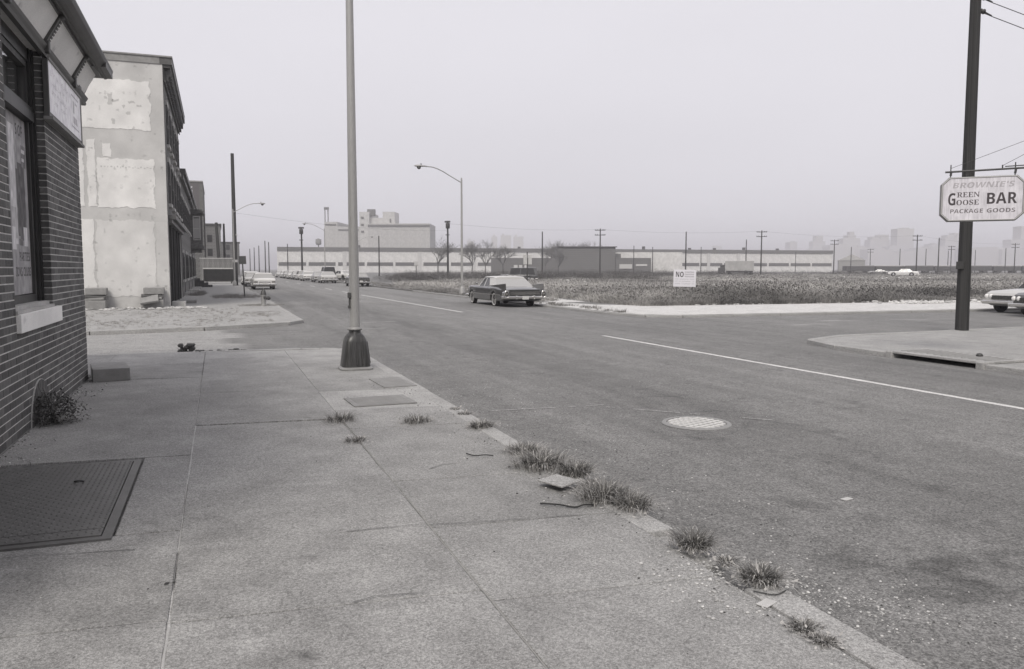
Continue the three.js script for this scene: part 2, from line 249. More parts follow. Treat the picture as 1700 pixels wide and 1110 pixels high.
function crack(pts, w, yf, m) { // dirt-filled crack as a thin uneven ribbon
  const P = []; let prev = null; for (let i = 0; i < pts.length - 1; i++) { const [x0, z0] = pts[i], [x1, z1] = pts[i + 1], L = Math.hypot(x1 - x0, z1 - z0), n = Math.max(2, Math.round(L / .04)); for (let k = 0; k < n; k++) { const t = k / n, nx = -(z1 - z0) / L, nz = (x1 - x0) / L, j = .03 * (fbm(i * 7 + t * L * 5, x0 * 13, 4) - .5), x = x0 + (x1 - x0) * t + nx * j, z = z0 + (z1 - z0) * t + nz * j, ww = w * (.2 + 1.4 * vn(t * L * 9, z0 * 7)); const a = [x + nx * ww, yf(x) + .0045, z + nz * ww], b = [x - nx * ww, yf(x) + .0045, z - nz * ww]; if (prev) P.push(...prev[0], ...a, ...prev[1], ...prev[1], ...a, ...b); prev = [a, b]; } }
  const g = new THREE.BufferGeometry(); g.setAttribute('position', new THREE.Float32BufferAttribute(P, 3)); g.computeVertexNormals(); struct('pavement_crack', buv(g), m);
}
{ const dm = M(.15, { map: T_asph });
  for (const p of [[[1.24, -4.9], [1.6, -4.84], [2.3, -4.75]], [[.72, -4.95], [1.24, -4.93]], [[-.5, -5.05], [-1.1, -5.16], [-1.8, -5.12]], [[1.6, -6.3], [1.75, -6.42], [1.9, -6.4]], [[.95, -3.85], [.7, -3.9], [.55, -3.86]], [[-1.7, -8.0], [-1.55, -7.7], [-1.5, -7.5]], [[.2, -12.3], [1.0, -12.2]], [[1.3, -9.2], [1.8, -9.15]]]) crack(p, .0028, () => 0, dm);
}
// ---------------------------------------------------------------- other blocks
struct('sidewalk', block([[-70, -23.75], [-3.2, -23.75], [-0.4, -24.35], [1.9, -25.7], [2.42, -26.6], [2.42, -230], [-70, -230]], -0.5, -0.004), mat.concIsle);
kerb('kerb', [[-40, -23.6], [-3.2, -23.6], [-0.4, -24.2], [2.0, -25.55]], mat.kerb, 0.2, 0.012, 2.2); kerb('kerb', [[2.0, -25.55], [2.5, -26.5], [2.5, -60]], mat.kerb, 0.18, 0.006, 2.2);
struct('vacant_lot', block([[14.2, -26.5], [14.6, -25.2], [16, -24.6], [30, -24.15], [700, -24.15], [700, -500], [14.2, -500]], -0.6, -0.012), mat.earth);
struct('sidewalk', block([[14.22, -27.5], [14.5, -25.6], [15.6, -24.75], [30, -24.3], [95, -24.3], [95, -29.6], [36, -30.2], [20, -31.0], [16.4, -33.2], [15.8, -36.5], [14.22, -36]], -0.5, 0.0), mat.concBright);
kerb('kerb', [[14.1, -60], [14.1, -27.2], [14.5, -25.3], [15.6, -24.62], [30, -24.15], [70, -24.15]], mat.kerb, 0.16, -0.01, 2.2);
{ // worn bare path between the weeds and the kerb
  const P = []; const L = [[15.6, -36], [16.0, -42], [16.5, -50], [17.0, -58], [17.8, -72], [18.4, -88]], Rr = [[17.4, -36.5], [17.8, -42], [18.3, -50], [18.9, -58], [19.6, -72], [20.2, -88]];
  struct('path', block([...L, ...Rr.reverse()], -0.3, 0.004), mat.concBright);
}
struct('sidewalk', block([[12.55, 6], [12.55, -10.1], [13.25, -10.1], [13.25, -11.96], [12.55, -11.96], [12.62, -13.6], [13.1, -14.95], [14.4, -15.5], [21, -15.95], [100, -16.0], [100, 6]], -0.5, 0.0), mat.concIsle);
kerb('kerb', [[12.45, 6], [12.45, -10.0]], mat.kerb, 0.19, 0.008, 1.9); kerb('kerb', [[12.45, -12.05], [12.53, -13.6], [13.0, -15.0], [14.4, -15.62], [21, -16.06], [60, -16.1]], mat.kerb, 0.19, 0.012, 1.6);
{ // storm drain: recessed mouth in the kerb under a ribbed iron lid
  const t = thing('storm_drain', 'dark open kerb inlet with a ribbed iron lid', 'storm drain', [12.5, 0, -11.03]);
  part(t, 'lid', rbx(1.02, 0.045, 2.1, 0.01, 0.36, 0.024, 0), mat.kerb);
  for (const s of [-1, 1]) part(t, 'cheek_stone', rbx(0.28, 0.42, 0.16, 0.02, -.05, -.17, s * 1.0), mat.kerb);
  const ribs = []; for (let i = 0; i < 13; i++) ribs.push(bx(.7, .008, .04, .4, .05, -0.9 + i * .15)); part(t, 'rib', merge(ribs), mat.stoneMid);
  part(t, 'lifting_knob', lathe([[0, .1], [.05, .1], [.06, .14], [.04, .17], [0, .18]], 10).translate(0.6, -.07, .35), mat.iron);
}

// ---------------------------------------------------------------- brick corner building
const wallX = -1.85;
{
  const t = thing('brick_building', 'dark brick corner storefront with white mortar joints and a panelled cornice', 'building');
  const zN = -3.0, zF = -13.3, W0 = -8.95, W1 = -10.84, yS = 1.21, yT = 4.17, mx = wallX - 0.004;
  // mortar backing round the window opening
  part(t, 'mortar_bed', merge([bb(mx, mx - .35, -.3, 4.45, zN, W0 + .008), bb(mx, mx - .35, -.3, 4.45, W1 - .008, zF + .008), bb(mx, mx - .35, -.3, yS, W0 + .008, W1 - .008), bb(mx, mx - .35, yT, 4.45, W0 + .008, W1 - .008), bb(mx, -9, -.3, 4.45, zF + .358, zF + .008)]), mat.mortar);
  part(t, 'roof', bb(-1.75, -9.2, 4.72, 4.80, -2.6, -13.75), mat.roof); part(t, 'parapet', bb(-1.88, -9.1, 4.45, 4.72, -3, -13.29), mat.brickTex);
  part(t, 'rear_wall', merge([bb(-8.9, -9.1, -.3, 4.45, zN, zF + .36), bb(mx - .35, -8.9, -.3, 4.45, zN, zN - .2)]), mat.brickTex);
  const tones = [0.14, 0.175, 0.215, 0.115].map(v => M(v, { map: T_brick, bump: lin(T_brick), bs: 0.003, r: 0.8 }));
  const H = 0.079, J = 0.0128, Lb = 0.222, jv = 0.008; const list = [];
  const near = (y, z) => Math.hypot(y - 1.65, z);
  const geos = {}; const gfor = (l) => { const k = l.toFixed(3); if (!geos[k]) geos[k] = bx(0.10, H - J, l, -0.05, 0, 0); return geos[k]; };
  const rows = Math.floor(4.45 / H);
  for (let r = 0; r < rows; r++) {
    const y = r * H + H / 2 + 0.004; let z = zN - (r % 2) * Lb / 2;
    const cuts = (y > yS && y < yT) ? [[zN, W0], [W1, zF]] : [[zN, zF]];
    for (const [a, b] of cuts) {
      let z0 = a; let first = true;
      while (z0 > b + 0.01) { let z1 = z0 - ((first && (r % 2)) ? Lb / 2 : Lb); first = false; if (z1 < b + 0.05) z1 = b; const l = z0 - z1 - (z1 === b ? 0 : jv); list.push([y, z0 - l / 2, l]); z0 = z1; }
    }
  }
  // header bricks on the return wall are seen only from the side street
  const vis = list.filter(q => q[1] < -7.6).sort((a, b) => near(a[0], a[1]) - near(b[0], b[1])); const far = [];
  list.forEach(q => { q[3] = Math.floor(rnd() * 4); q[4] = rr(-.0015, .0015); });
  vis.slice(0, 300).forEach(q => { const m = part(t, 'brick', gfor(q[2]), tones[q[3]]); m.position.set(wallX + q[4], q[0], q[1]); q[5] = 1; });
  const rest = []; const col = [];
  for (const q of list) if (!q[5]) { const g = gfor(q[2]).clone(); g.translate(wallX + q[4], q[0], q[1]); rest.push(g); const v = [0.65, 0.82, 1, 0.54][q[3]]; for (let i = 0; i < g.attributes.position.count; i++) col.push(v, v, v); }
  const mg = merge(rest); mg.setAttribute('color', new THREE.Float32BufferAttribute(col, 3)); const bm = part(t, 'brickwork', mg, M(0.215, { map: T_brick, vc: true, r: 0.8 })); bm.userData.kind = 'stuff';
  const hb = []; for (let r = 0; r < rows; r++) for (let x = -1.96 - (r % 2) * .11; x > -8.9; x -= Lb) hb.push(bx(Lb - jv, H - J, .1, x - Lb / 2, r * H + H / 2 + .004, zF + .05)); const h2 = part(t, 'brickwork', merge(hb), tones[1]); h2.userData.kind = 'stuff';
  // sill
  part(t, 'stone_sill', rbx(0.16, 0.185, 2.2, 0.008, wallX - 0.035, 1.108, -10.06), M(.98, { map: T_plast, bump: T_bump, bs: .003 }));
  part(t, 'wood_sill', merge([bb(-1.95, -1.832, 1.203, 1.235, W0 + .0, W1 + .0), bb(-2.02, -1.885, 1.235, 1.275, W0, W1)]), mat.stone);
  // window
  const w = part(t, 'window', merge([bb(-2.10, -1.955, 1.275, 4.17, W1 + .001, W1 + .13), bb(-2.10, -1.955, 1.275, 4.17, W0 - .001, W0 - .10), bb(-2.10, -1.97, 4.02, 4.17, W1 + .13, W0 - .1), bb(-2.10, -1.93, 3.33, 3.44, W1 + .13, W0 - .1), bb(-2.10, -1.95, 3.44, 3.50, W1 + .13, W0 - .1), bb(-2.1, -1.985, 1.275, 1.36, W1 + .13, W0 - .1), bb(-1.955, -1.93, 1.275, 4.17, W1 + .02, W1 + .06)]), mat.woodDark);
  part(w, 'transom_pane', bb(-2.03, -2.025, 3.50, 4.02, W1 + .13, W0 - .1), mat.pane); part(w, 'display_pane', bb(-2.03, -2.025, 1.36, 3.33, W1 + .13, W0 - .1), mat.pane);
  part(w, 'sash', merge([bb(-2.06, -1.985, 1.36, 3.33, W1 + .13, W1 + .19), bb(-2.06, -1.985, 3.5, 4.02, W1 + .13, W1 + .18), bb(-2.06, -1.985, 3.95, 4.02, W1 + .18, W0 - .1)]), mat.woodMid);
  const cv = document.createElement('canvas'); cv.width = 512; cv.height = 640; const c = cv.getContext('2d');
  const gy = (v) => `rgb(${v},${v - 2},${v - 1})`;
  c.fillStyle = gy(158); c.fillRect(0, 0, 512, 640);
  c.fillStyle = gy(205); c.fillRect(90, 40, 120, 420); c.fillStyle = gy(180); c.fillRect(90, 330, 110, 110);
  c.fillStyle = gy(98); c.fillRect(262, 165, 160, 280); c.fillRect(225, 190, 40, 240); c.fillStyle = gy(120); c.fillRect(360, 95, 110, 80); c.fillStyle = gy(198); c.fillRect(375, 110, 80, 14); c.fillRect(375, 142, 60, 12); c.fillStyle = gy(210); c.fillRect(80, 400, 80, 80); c.fillRect(345, 395, 90, 70); c.fillStyle = gy(115); c.fillRect(230, 440, 90, 24);
  c.fillStyle = gy(66); const tx = (q, x, y, w, f) => { c.save(); c.translate(x, y); c.font = f; c.scale(w / c.measureText(q).width, 1); c.fillText(q, 0, 0); c.restore(); };
  tx('S OF', 250, 66, 170, 'bold 56px sans-serif'); tx('PARTIES', 215, 520, 250, 'bold 46px sans-serif'); tx('IONS CLUBS', 120, 575, 360, 'bold 46px sans-serif');
  const im = c.getImageData(0, 0, 512, 640); for (let i = 0; i < im.data.length; i += 4) { const n = (gr() - .5) * 26 + 40 * (vn((i / 4 % 512) / 24, Math.floor(i / 2048) / 24) - .5); for (let k = 0; k < 3; k++) im.data[i + k] = Math.max(0, Math.min(255, im.data[i + k] + n)); } c.putImageData(im, 0, 0);
  const ct = new THREE.CanvasTexture(cv); ct.colorSpace = THREE.SRGBColorSpace;
  const pg = new THREE.PlaneGeometry(1.05, 1.95); pg.rotateY(Math.PI / 2); pg.translate(-2.021, 2.345, -10.17); part(w, 'window_poster', pg, new THREE.MeshStandardMaterial({ map: ct, roughness: 0.8 }));
  part(w, 'blind', bb(-2.09, -2.085, 3.46, 4.1, W1 + .1, W0 - .1), M(0.09, { map: T_grain })); part(t, 'floor', bb(mx - .36, -8.9, .05, .15, zN - .2, zF + .36), mat.woodMid); part(t, 'partition', bb(-5.0, -5.1, .15, 4.45, zN - .2, zF + .36), mat.stoneMid);
  // cornice
  const z0 = -2.4, z1 = -14.02, ex = (pts, name, m, a = z0, b = z1) => { const g = extr(pts, Math.abs(b - a)); g.translate(0, 0, Math.min(a, b)); return part(t, name, buv(g), m); };
  ex([[-1.87, 4.14], [-1.815, 4.14], [-1.80, 4.17], [-1.815, 4.185], [-1.79, 4.22], [-1.775, 4.25], [-1.80, 4.262], [-1.87, 4.262]], 'bed_moulding', mat.cornice, z0, -13.95);
  ex([[-1.87, 4.262], [-1.835, 4.262], [-1.76, 4.42], [-1.66, 4.64], [-1.87, 4.64]], 'cove', mat.cornice, z0, -13.9);
  ex([[-1.675, 4.60], [-1.66, 4.585], [-1.63, 4.60], [-1.63, 4.615], [-1.60, 4.60], [-1.575, 4.585], [-1.56, 4.60], [-1.56, 4.66], [-1.675, 4.66]], 'crown_moulding', mat.cornice);
  ex([[-1.56, 4.592], [-1.535, 4.592], [-1.50, 4.61], [-1.45, 4.66], [-1.435, 4.70], [-1.435, 4.73], [-1.56, 4.73]], 'gutter', M(0.11, { map: T_grain, r: 0.55 }), z0, -14.12);
  part(t, 'cornice_return', merge([bb(-1.44, -9.3, 4.60, 4.73, -13.3, -14.10), bb(-1.80, -9.1, 4.2, 4.60, -13.31, -13.5)]), mat.cornice);
  const bz = [-12.74, -10.84, -8.94, -7.04, -5.14, -3.24];
  for (let i = -1; i < bz.length - 1; i++) {
    const a = i < 0 ? -13.88 : bz[i], b = bz[i + 1]; const aa = a + .05, b2 = b - .05;
    part(t, 'soffit_panel', prism4([[-1.822, 4.285, b2], [-1.822, 4.285, aa], [-1.648, 4.585, aa], [-1.648, 4.585, b2]], 0.03), mat.panel);
  }
  for (const z of bz) {
    const geo = [prism4([[-1.80, 4.255, z + .045], [-1.80, 4.255, z - .045], [-1.612, 4.60, z - .045], [-1.612, 4.60, z + .045]], 0.05)];
    for (let k = 0; k < 9; k++) { const f = (k + .5) / 9; const x = -1.805 + .185 * f, y = 4.27 + .325 * f; geo.push(bx(.03, .024, .05 + .03 * Math.sin(f * 3.1), x, y, z - .06, 0, 0, -.5)); }
    geo.push(rbx(.07, .14, .09, .015, -1.79, 4.23, z)); geo.push(rbx(.06, .05, .1, .012, -1.62, 4.585, z));
    part(t, 'bracket', merge(geo), mat.cornice);
  }
  // sign panel on the frieze
  const sp = part(t, 'sign_panel', rbx(.06, .66, 2.36, .006, wallX + .035, 3.765, -11.985), mat.cornice);
  const sc = document.createElement('canvas'); sc.width = 1024; sc.height = 288; const s = sc.getContext('2d'); s.fillStyle = '#f6f4f7'; s.fillRect(0, 0, 1024, 288);
  s.fillStyle = 'rgba(150,146,148,0.45)';
  for (const [y, h, xa, xb] of [[40, 34, 60, 560], [96, 30, 90, 590], [150, 26, 70, 560], [200, 22, 130, 520]]) { let x = xa; while (x < xb) { const wd = 12 + gr() * 20; if (gr() > .2) { s.fillRect(x, y, 4, h); s.fillRect(x, y + (gr() * .8) * h, wd, 4); if (gr() > .4) s.fillRect(x + wd - 3, y, 4, h); } x += wd + 9; } }
  s.strokeStyle = 'rgba(140,136,138,0.5)'; s.lineWidth = 10; s.strokeRect(690, 40, 250, 200); s.fillStyle = 'rgba(150,146,148,0.45)'; s.fillRect(730, 70, 60, 80); s.fillRect(810, 70, 80, 16); s.fillRect(730, 170, 160, 44);
  const si = s.getImageData(0, 0, 1024, 288); for (let i = 0; i < si.data.length; i += 4) { const n = (gr() - .5) * 16 + 34 * (vn((i / 4 % 1024) / 30, Math.floor(i / 4096) / 30) - .5); for (let k = 0; k < 3; k++) si.data[i + k] = Math.max(0, Math.min(255, si.data[i + k] + n)); } s.putImageData(si, 0, 0);
  const st = new THREE.CanvasTexture(sc); st.colorSpace = THREE.SRGBColorSpace; const sg = new THREE.PlaneGeometry(2.32, .60); sg.rotateY(Math.PI / 2); sg.translate(wallX + .069, 3.785, -11.985); part(sp, 'sign_face', sg, new THREE.MeshStandardMaterial({ map: st, roughness: .75 }));
  part(sp, 'sign_frame', merge([bb(wallX + .066, wallX + .085, 4.085, 4.115, -10.8, -13.17), bb(wallX, wallX + .10, 3.40, 3.435, -10.8, -13.2), bb(wallX + .066, wallX + .08, 3.45, 4.085, -13.13, -13.17)]), mat.stoneMid);
  part(t, 'foundation', bb(wallX - .002, wallX - .3, -.4, 0.02, zN, zF), mat.stoneMid);
}
{ // corner step of the side door
  one('door_step', rbx(0.5, 0.19, 0.9, 0.012), mat.stoneMid, 'low concrete step at the corner of the brick storefront', 'step', undefined, [-1.57, 0.09, -13.42], 0.16);
}
{ // cellar hatch: steel treadplate in the sidewalk
  const t = thing('cellar_hatch', 'dark steel treadplate cellar hatch set in the sidewalk', 'hatch', [-1.232, 0, -6.38]); t.scale.x = .9;
  part(t, 'frame', merge([bb(-.65, -.585, -.05, .012, -1.08, 1.08), bb(.58, .645, -.05, .012, -1.08, 1.08), bb(-.585, .58, -.05, .012, -1.08, -1.02), bb(-.585, .58, -.05, .012, 1.02, 1.08)]), mat.steel);
  part(t, 'plate', bb(-.578, .573, -.01, .018, -1.012, .862), mat.steel); part(t, 'plate', bb(-.578, .573, -.01, .018, .872, 1.012), mat.steel);
  const d = new THREE.OctahedronGeometry(1, 0); d.scale(.017, .004, .006); const im = []; for (let i = 0; i < 27; i++) for (let j = 0; j < 46; j++) { const g = d.clone(); g.rotateY((i + j) % 2 ? .8 : -.8); g.translate(-.555 + i * .0427, .0185, -.99 + j * .0436); im.push(g); }
  const tp = part(t, 'tread_pattern', merge(im), mat.steel); tp.userData.kind = 'stuff';
  part(t, 'ring_handle', new THREE.TorusGeometry(.035, .006, 6, 14).rotateX(1.2).translate(.22, .03, -.38), mat.iron);
}
for (const [x, z, w, d, l] of [[1.87, -9.85, .72, .62, 'larger ribbed iron utility lid set flush in the pavement'], [2.35, -11.4, .42, .9, 'small iron utility lid beside the kerb']]) {
  const t = thing('iron_hatch', l, 'lid', [x, 0.001, z], 0.05); part(t, 'plate', bx(w, .012, d, 0, .004, 0), M(0.36, { map: T_grain, r: .7 })); part(t, 'rim', merge([bx(w + .05, .012, .025, 0, .003, d / 2 + .013), bx(w + .05, .012, .025, 0, .003, -d / 2 - .013), bx(.025, .012, d, w / 2 + .013, .003, 0), bx(.025, .012, d, -w / 2 - .013, .003, 0)]), mat.stoneMid);
  const rb = []; for (let i = 0; i < 7; i++) rb.push(bx(w * .9, .006, .02, 0, .012, -d / 2 + (i + .5) * d / 7)); part(t, 'rib', merge(rb), M(.42, { map: T_grain, r: .6 }));
}
{ // manhole in the road
  const t = thing('manhole_cover', 'pale round manhole cover with waffle ribs in the asphalt', 'manhole cover', [5.01, roadY(5.01) + .001, -7.58], .35);
  part(t, 'rim', lathe([[.335, 0], [.335, .012], [.375, .012], [.385, 0]], 48), mat.ironLight); part(t, 'cover', lathe([[0, .006], [.325, .006], [.325, 0]], 48), M(.48, { map: T_asph, r: .6 }));
  const ribs = []; for (let i = -3; i <= 3; i++) { const l = 2 * Math.sqrt(.31 * .31 - (i * .085) ** 2); ribs.push(bx(l, .008, .018, 0, .010, i * .085)); ribs.push(bx(.018, .0075, l, i * .085, .0099, 0)); } part(t, 'rib', merge(ribs), M(.92, { map: T_grain, r: .5 }));
}
// ---------------------------------------------------------------- white-gabled house and the row behind it
function raggedPatch(x0, x1, y0, y1, z, t, m, parent, name = 'plaster_patch', amp = 0.05) {
  const pts = []; const o = gr() * 90; const edge = (ax, ay, bx_, by) => { const n = Math.max(3, Math.round((Math.abs(bx_ - ax) + Math.abs(by - ay)) / .06)); for (let i = 0; i < n; i++) { const f = i / n, x = ax + (bx_ - ax) * f, y = ay + (by - ay) * f; pts.push([x + amp * 3 * (fbm(x * 3.1 + o, y * 3.1, 5) - .5) + amp * .5 * (gr() - .5), y + amp * 3 * (fbm(x * 3.1, y * 3.1 + o, 5) - .5) + amp * .5 * (gr() - .5)]); } };
  edge(x0, y0, x1, y0); edge(x1, y0, x1, y1); edge(x1, y1, x0, y1); edge(x0, y1, x0, y0);
  const g = extr(pts, t); g.translate(0, 0, z); return part(parent, name, buv(g), m);
}
function winX(parent, x, z0, z1, y0, y1, light = mat.stone) { // window on a wall that faces +x
  const w = part(parent, 'window', merge([bb(x - .02, x + .05, y0, y1, z0, z0 + .09), bb(x - .02, x + .05, y0, y1, z1 - .09, z1), bb(x - .02, x + .05, y1 - .09, y1, z0 + .09, z1 - .09), bb(x - .02, x + .04, (y0 + y1) / 2 - .03, (y0 + y1) / 2 + .03, z0 + .09, z1 - .09)]), mat.woodMid);
  part(w, 'glass', bb(x - .02, x + .012, y0, y1, z0 + .09, z1 - .09), mat.glass);
  part(w, 'sill', bb(x - .02, x + .12, y0 - .14, y0 - .002, z0 - .1, z1 + .1), light); part(w, 'lintel', bb(x - .02, x + .07, y1 + .002, y1 + .2, z0 - .08, z1 + .08), light); return w;
}
{
  const t = thing('gabled_house', 'three storey house with a whitewashed plaster side wall where a neighbour was demolished', 'house');
  const Z = -37.1, X = -1.9;
  part(t, 'wall', merge([bb(X, -14, -.3, 10.18, Z, Z - .4), bb(X - .004, -14, 3.75, 10.18, Z - .4, -51), bb(-3.2, -14, -.3, 3.75, Z - .4, -51), bb(X - .004, -3.2, -.3, 3.75, -50.3, -51)]), mat.cement);
  part(t, 'front_brickwork', bb(X - .05, X + .012, 3.95, 9.9, Z - .02, -50.98), mat.brickTex);
  const P = (a, b, c, d, m = mat.plaster, tt = .012, am) => raggedPatch(a, b, c, d, Z, tt, m, t, 'plaster_patch', am);
  P(-9.5, -2.42, 7.42, 9.42, mat.plaster, .014, .06); P(-4.28, -3.98, 6.28, 6.82); P(-5.7, -5.0, 4.22, 6.92); P(-4.86, -4.56, 4.22, 6.95); P(-9, -5.75, 4.22, 6.9);
  P(-4.5, -2.36, 4.2, 6.2, mat.plaster, .014, .08); P(-5.6, -4.72, .35, 3.72); P(-4.64, -2.42, .5, 3.68, M(.70, { map: T_plast, bump: T_plastB, bs: .012 }), .012, .08); P(-9, -5.7, .4, 3.7); P(-2.36, -1.91, .25, 3.62, M(.62, { map: T_plast }), .012, .02);
  part(t, 'joist_scar', merge(Array.from({ length: 17 }, (_, i) => bx(.03 + .05 * hsh(i, 4), .03 + .03 * hsh(i, 8), .012, -4.35 + i * .115 + .04 * hsh(i, 2), 5.86 + .02 * Math.sin(i * 3), Z + .012))), mat.cement);
  for (const [w, h, x, y] of [[.18, .36, -3.92, 8.62], [.3, .12, -3.7, 8.55], [.24, .09, -3.1, 8.5], [.14, .16, -3.85, 7.75], [.12, .09, -3.2, 8.1], [.2, .07, -2.85, 8.45], [.1, .1, -3.4, 8.3], [.08, .06, -4.3, 8.8]]) raggedPatch(x - w / 2, x + w / 2, y - h / 2, y + h / 2, Z + .008, .010, mat.cement, t, 'plaster_scar', .09);
  part(t, 'parapet', merge([bb(X - .1, -14, 10.18, 10.46, Z + .04, Z - .3), bb(X, -14, 10.18, 10.44, Z - .3, -51)]), mat.stoneMid); part(t, 'coping', bb(X + .40, -14.1, 10.46, 10.52, Z + .08, -51.2), mat.stoneMid);
  // bracketed street cornice
  part(t, 'cornice', merge([bb(X - .1, X + .38, 10.18, 10.46, Z + .03, -51.6), bb(X - .1, X + .30, 10.06, 10.18, Z - .05, -51.5), bb(X - .05, X + .06, 9.53, 10.06, Z - .1, -51.3), bb(X + .06, X + .10, 9.48, 9.56, Z - .1, -51.4)]), mat.cornice);
  const bg = merge([bb(0, .24, 9.76, 10.06, -.06, .06), bb(0, .14, 9.56, 9.76, -.05, .05)]); for (let z = Z - .35; z > -51.3; z -= .48) { const b = part(t, 'bracket', bg, mat.cornice); b.position.set(X + .06, 0, z); }
  for (const z of [-38.9, -41.6, -44.3, -47.0, -49.6]) { winX(t, X + .012, z - .55, z + .55, 7.05, 8.75); winX(t, X + .012, z - .55, z + .55, 4.5, 6.3); }
  // shop front
  part(t, 'shop_cornice', merge([bb(X - .1, X + .32, 3.78, 3.95, Z - .3, -50.9), bb(X - .1, X + .16, 3.62, 3.78, Z - .35, -50.8)]), mat.cornice);
  const posts = [-37.5, -39.9, -42.2, -43.4, -45.8, -48.2, -50.4]; for (const z of posts) part(t, 'shop_post', bb(X - .18, X + .02, -.1, 3.62, z + .09, z - .09), mat.woodDark);
  posts.slice(0, -1).forEach((z, i) => { const a = z - .09, b = posts[i + 1] + .09; if (i === 2) { part(t, 'shop_door', merge([bb(X - .7, X - .64, 0, 2.3, a, b), bb(X - .64, X - .61, .2, 1.0, a - .15, b + .15)]), mat.woodDark); part(t, 'transom', bb(X - .7, X - .66, 2.3, 3.62, a, b), mat.glass); } else { part(t, 'shop_panel', merge([bb(X - .16, X - .1, -.1, 1.9, a, b), bb(X - .1, X - .07, .2, .9, a - .15, b + .15), bb(X - .1, X - .07, 1.0, 1.75, a - .15, b + .15)]), mat.woodDark); part(t, 'shop_window', bb(X - .14, X - .12, 1.9, 3.62, a, b), i % 2 ? mat.glass : mat.dusty); } });
  part(t, 'door_jamb', bb(X, X + .02, -.1, 3.6, Z - .405, Z - .42), mat.white);
}
one('door_step', rbx(.55, .24, .9, .015), mat.stone, 'pale stone step below the dark shopfront', 'step', undefined, [-1.6, .1, -38.2]);
one('door_step', rbx(.9, .16, 1.2, .015), mat.stoneMid, 'flat grey step beside the shop door', 'step', undefined, [-1.4, .06, -41.8]);
{ // stub walls left by the demolished house
  const stub = (x, l) => { const t = thing('wall_stub', l, 'rubble', [x, 0, -36.6], 0); part(t, 'masonry', merge([rbx(.86, .36, .7, .03, 0, .18, .05), rbx(.8, .3, .5, .04, .05, .72, -.15), rbx(.7, .1, .6, .03, .02, .44, .08, .1, 0, .05)]), mat.stoneMid); part(t, 'broken_cap', merge([rbx(.84, .12, .66, .03, -.02, .50, .02, .06, .1, -.04)]), M(.12, { map: T_grain })); return t; };
  stub(-4.72, 'broken grey masonry stub by the plaster wall, next to the brick storefront'); const s2 = stub(-2.55, 'broken grey masonry stub by the plaster wall, near the shop corner');
  part(s2, 'leaning_slab', rbx(.7, .1, .5, .02, -.1, .38, .5, .5, 0, .15), mat.stoneMid);
}
function rowHouse(label, z0, z1, h, o = {}) {
  const X = o.x ?? -1.9, m = o.m || mat.brickMid; const t = thing('row_house', label, 'house');
  part(t, 'wall', bb(X, -13, -.3, h, z0, z1 + .01), m); part(t, 'cornice', merge([bb(X - .1, X + .34, h - .28, h, z0 + .02, z1 + .03), bb(X, X + .2, h - .55, h - .28, z0 - .02, z1 + .06)]), mat.cornice); part(t, 'roof', bb(X - .2, -13.1, h + .001, h + .12, z0, z1 + .01), mat.roof);
  const n = Math.max(2, Math.round((z0 - z1) / 2.6)); for (let i = 0; i < n; i++) { const z = z0 + (z1 - z0) * (i + .5) / n; if (!(o.skip || []).includes(i)) winX(t, X, z - .5, z + .5, h * .58, h * .58 + 1.6); if (i % 3 === 1) { const d = part(t, 'door', bb(X - .02, X + .03, .1, 2.4, z - .5, z + .5), mat.woodDark); part(d, 'step', bb(X, X + .7, -.1, .18, z - .6, z + .6), mat.stone); } else winX(t, X, z - .5, z + .5, 1.0, 2.6); }
  return t;
}
{
  rowHouse('two storey brick row house with a dark cornice beside the three storey house', -51.02, -66, 7.5);
  const h = rowHouse('two storey brick row house carrying a projecting bay window', -66.02, -82, 7.4, { skip: [1, 2] });
  const b = part(h, 'bay_window', merge([bb(-1.9, -1.0, 3.25, 6.1, -69.6, -72.4), bb(-1.9, -.92, 3.25, 3.5, -69.5, -72.5), bb(-1.9, -1.1, 3.0, 3.25, -69.7, -72.3)]), mat.brickMid);
  part(b, 'bay_roof', merge([bb(-1.9, -.86, 6.1, 6.3, -69.45, -72.55), bb(-1.9, -1.0, 6.3, 6.42, -69.6, -72.4)]), mat.cornice); part(b, 'pane', merge([bb(-1.66, -1.18, 4.1, 5.7, -69.58, -69.6)]), mat.dusty); part(b, 'pane_frame', merge([bb(-1.7, -1.64, 4.0, 5.8, -69.55, -69.6), bb(-1.2, -1.14, 4.0, 5.8, -69.55, -69.6), bb(-1.7, -1.14, 5.8, 5.88, -69.55, -69.6), bb(-1.7, -1.14, 3.95, 4.02, -69.55, -69.6), bb(-1.64, -1.2, 4.85, 4.9, -69.57, -69.6)]), mat.stone);
}
{ // tall brick side wall with painted lettering
  const t = thing('brick_warehouse', 'tall brick building with NG painted in white on its side wall', 'building'); part(t, 'wall', bb(-1.4, -16, -.3, 12.6, -110, -128), mat.brickMid); part(t, 'painted_band', bb(-1.38, -16.02, 8.7, 12.62, -109.98, -110.3), M(.19, { map: T_grain })); part(t, 'coping', bb(-1.34, -16.1, 12.62, 12.8, -109.9, -128), mat.stoneMid);
  const cv = document.createElement('canvas'); cv.width = 256; cv.height = 256; const c = cv.getContext('2d'); c.fillStyle = 'rgb(96,93,94)'; c.fillRect(0, 0, 256, 256); c.fillStyle = 'rgb(205,203,206)'; c.font = 'bold 128px sans-serif'; c.fillText('NG', 10, 118); c.font = 'bold 110px sans-serif'; c.fillText('S', 12, 226);
  const x = new THREE.CanvasTexture(cv); x.colorSpace = THREE.SRGBColorSpace; const g = new THREE.PlaneGeometry(3.0, 3.0); g.translate(-3.35, 10.9, -109.96); part(t, 'painted_sign', g, new THREE.MeshStandardMaterial({ map: x, roughness: .9 }));
  part(t, 'pipe', rod([-1.3, 0, -110.2], [-1.3, 8.6, -110.2], .08), mat.iron);
}
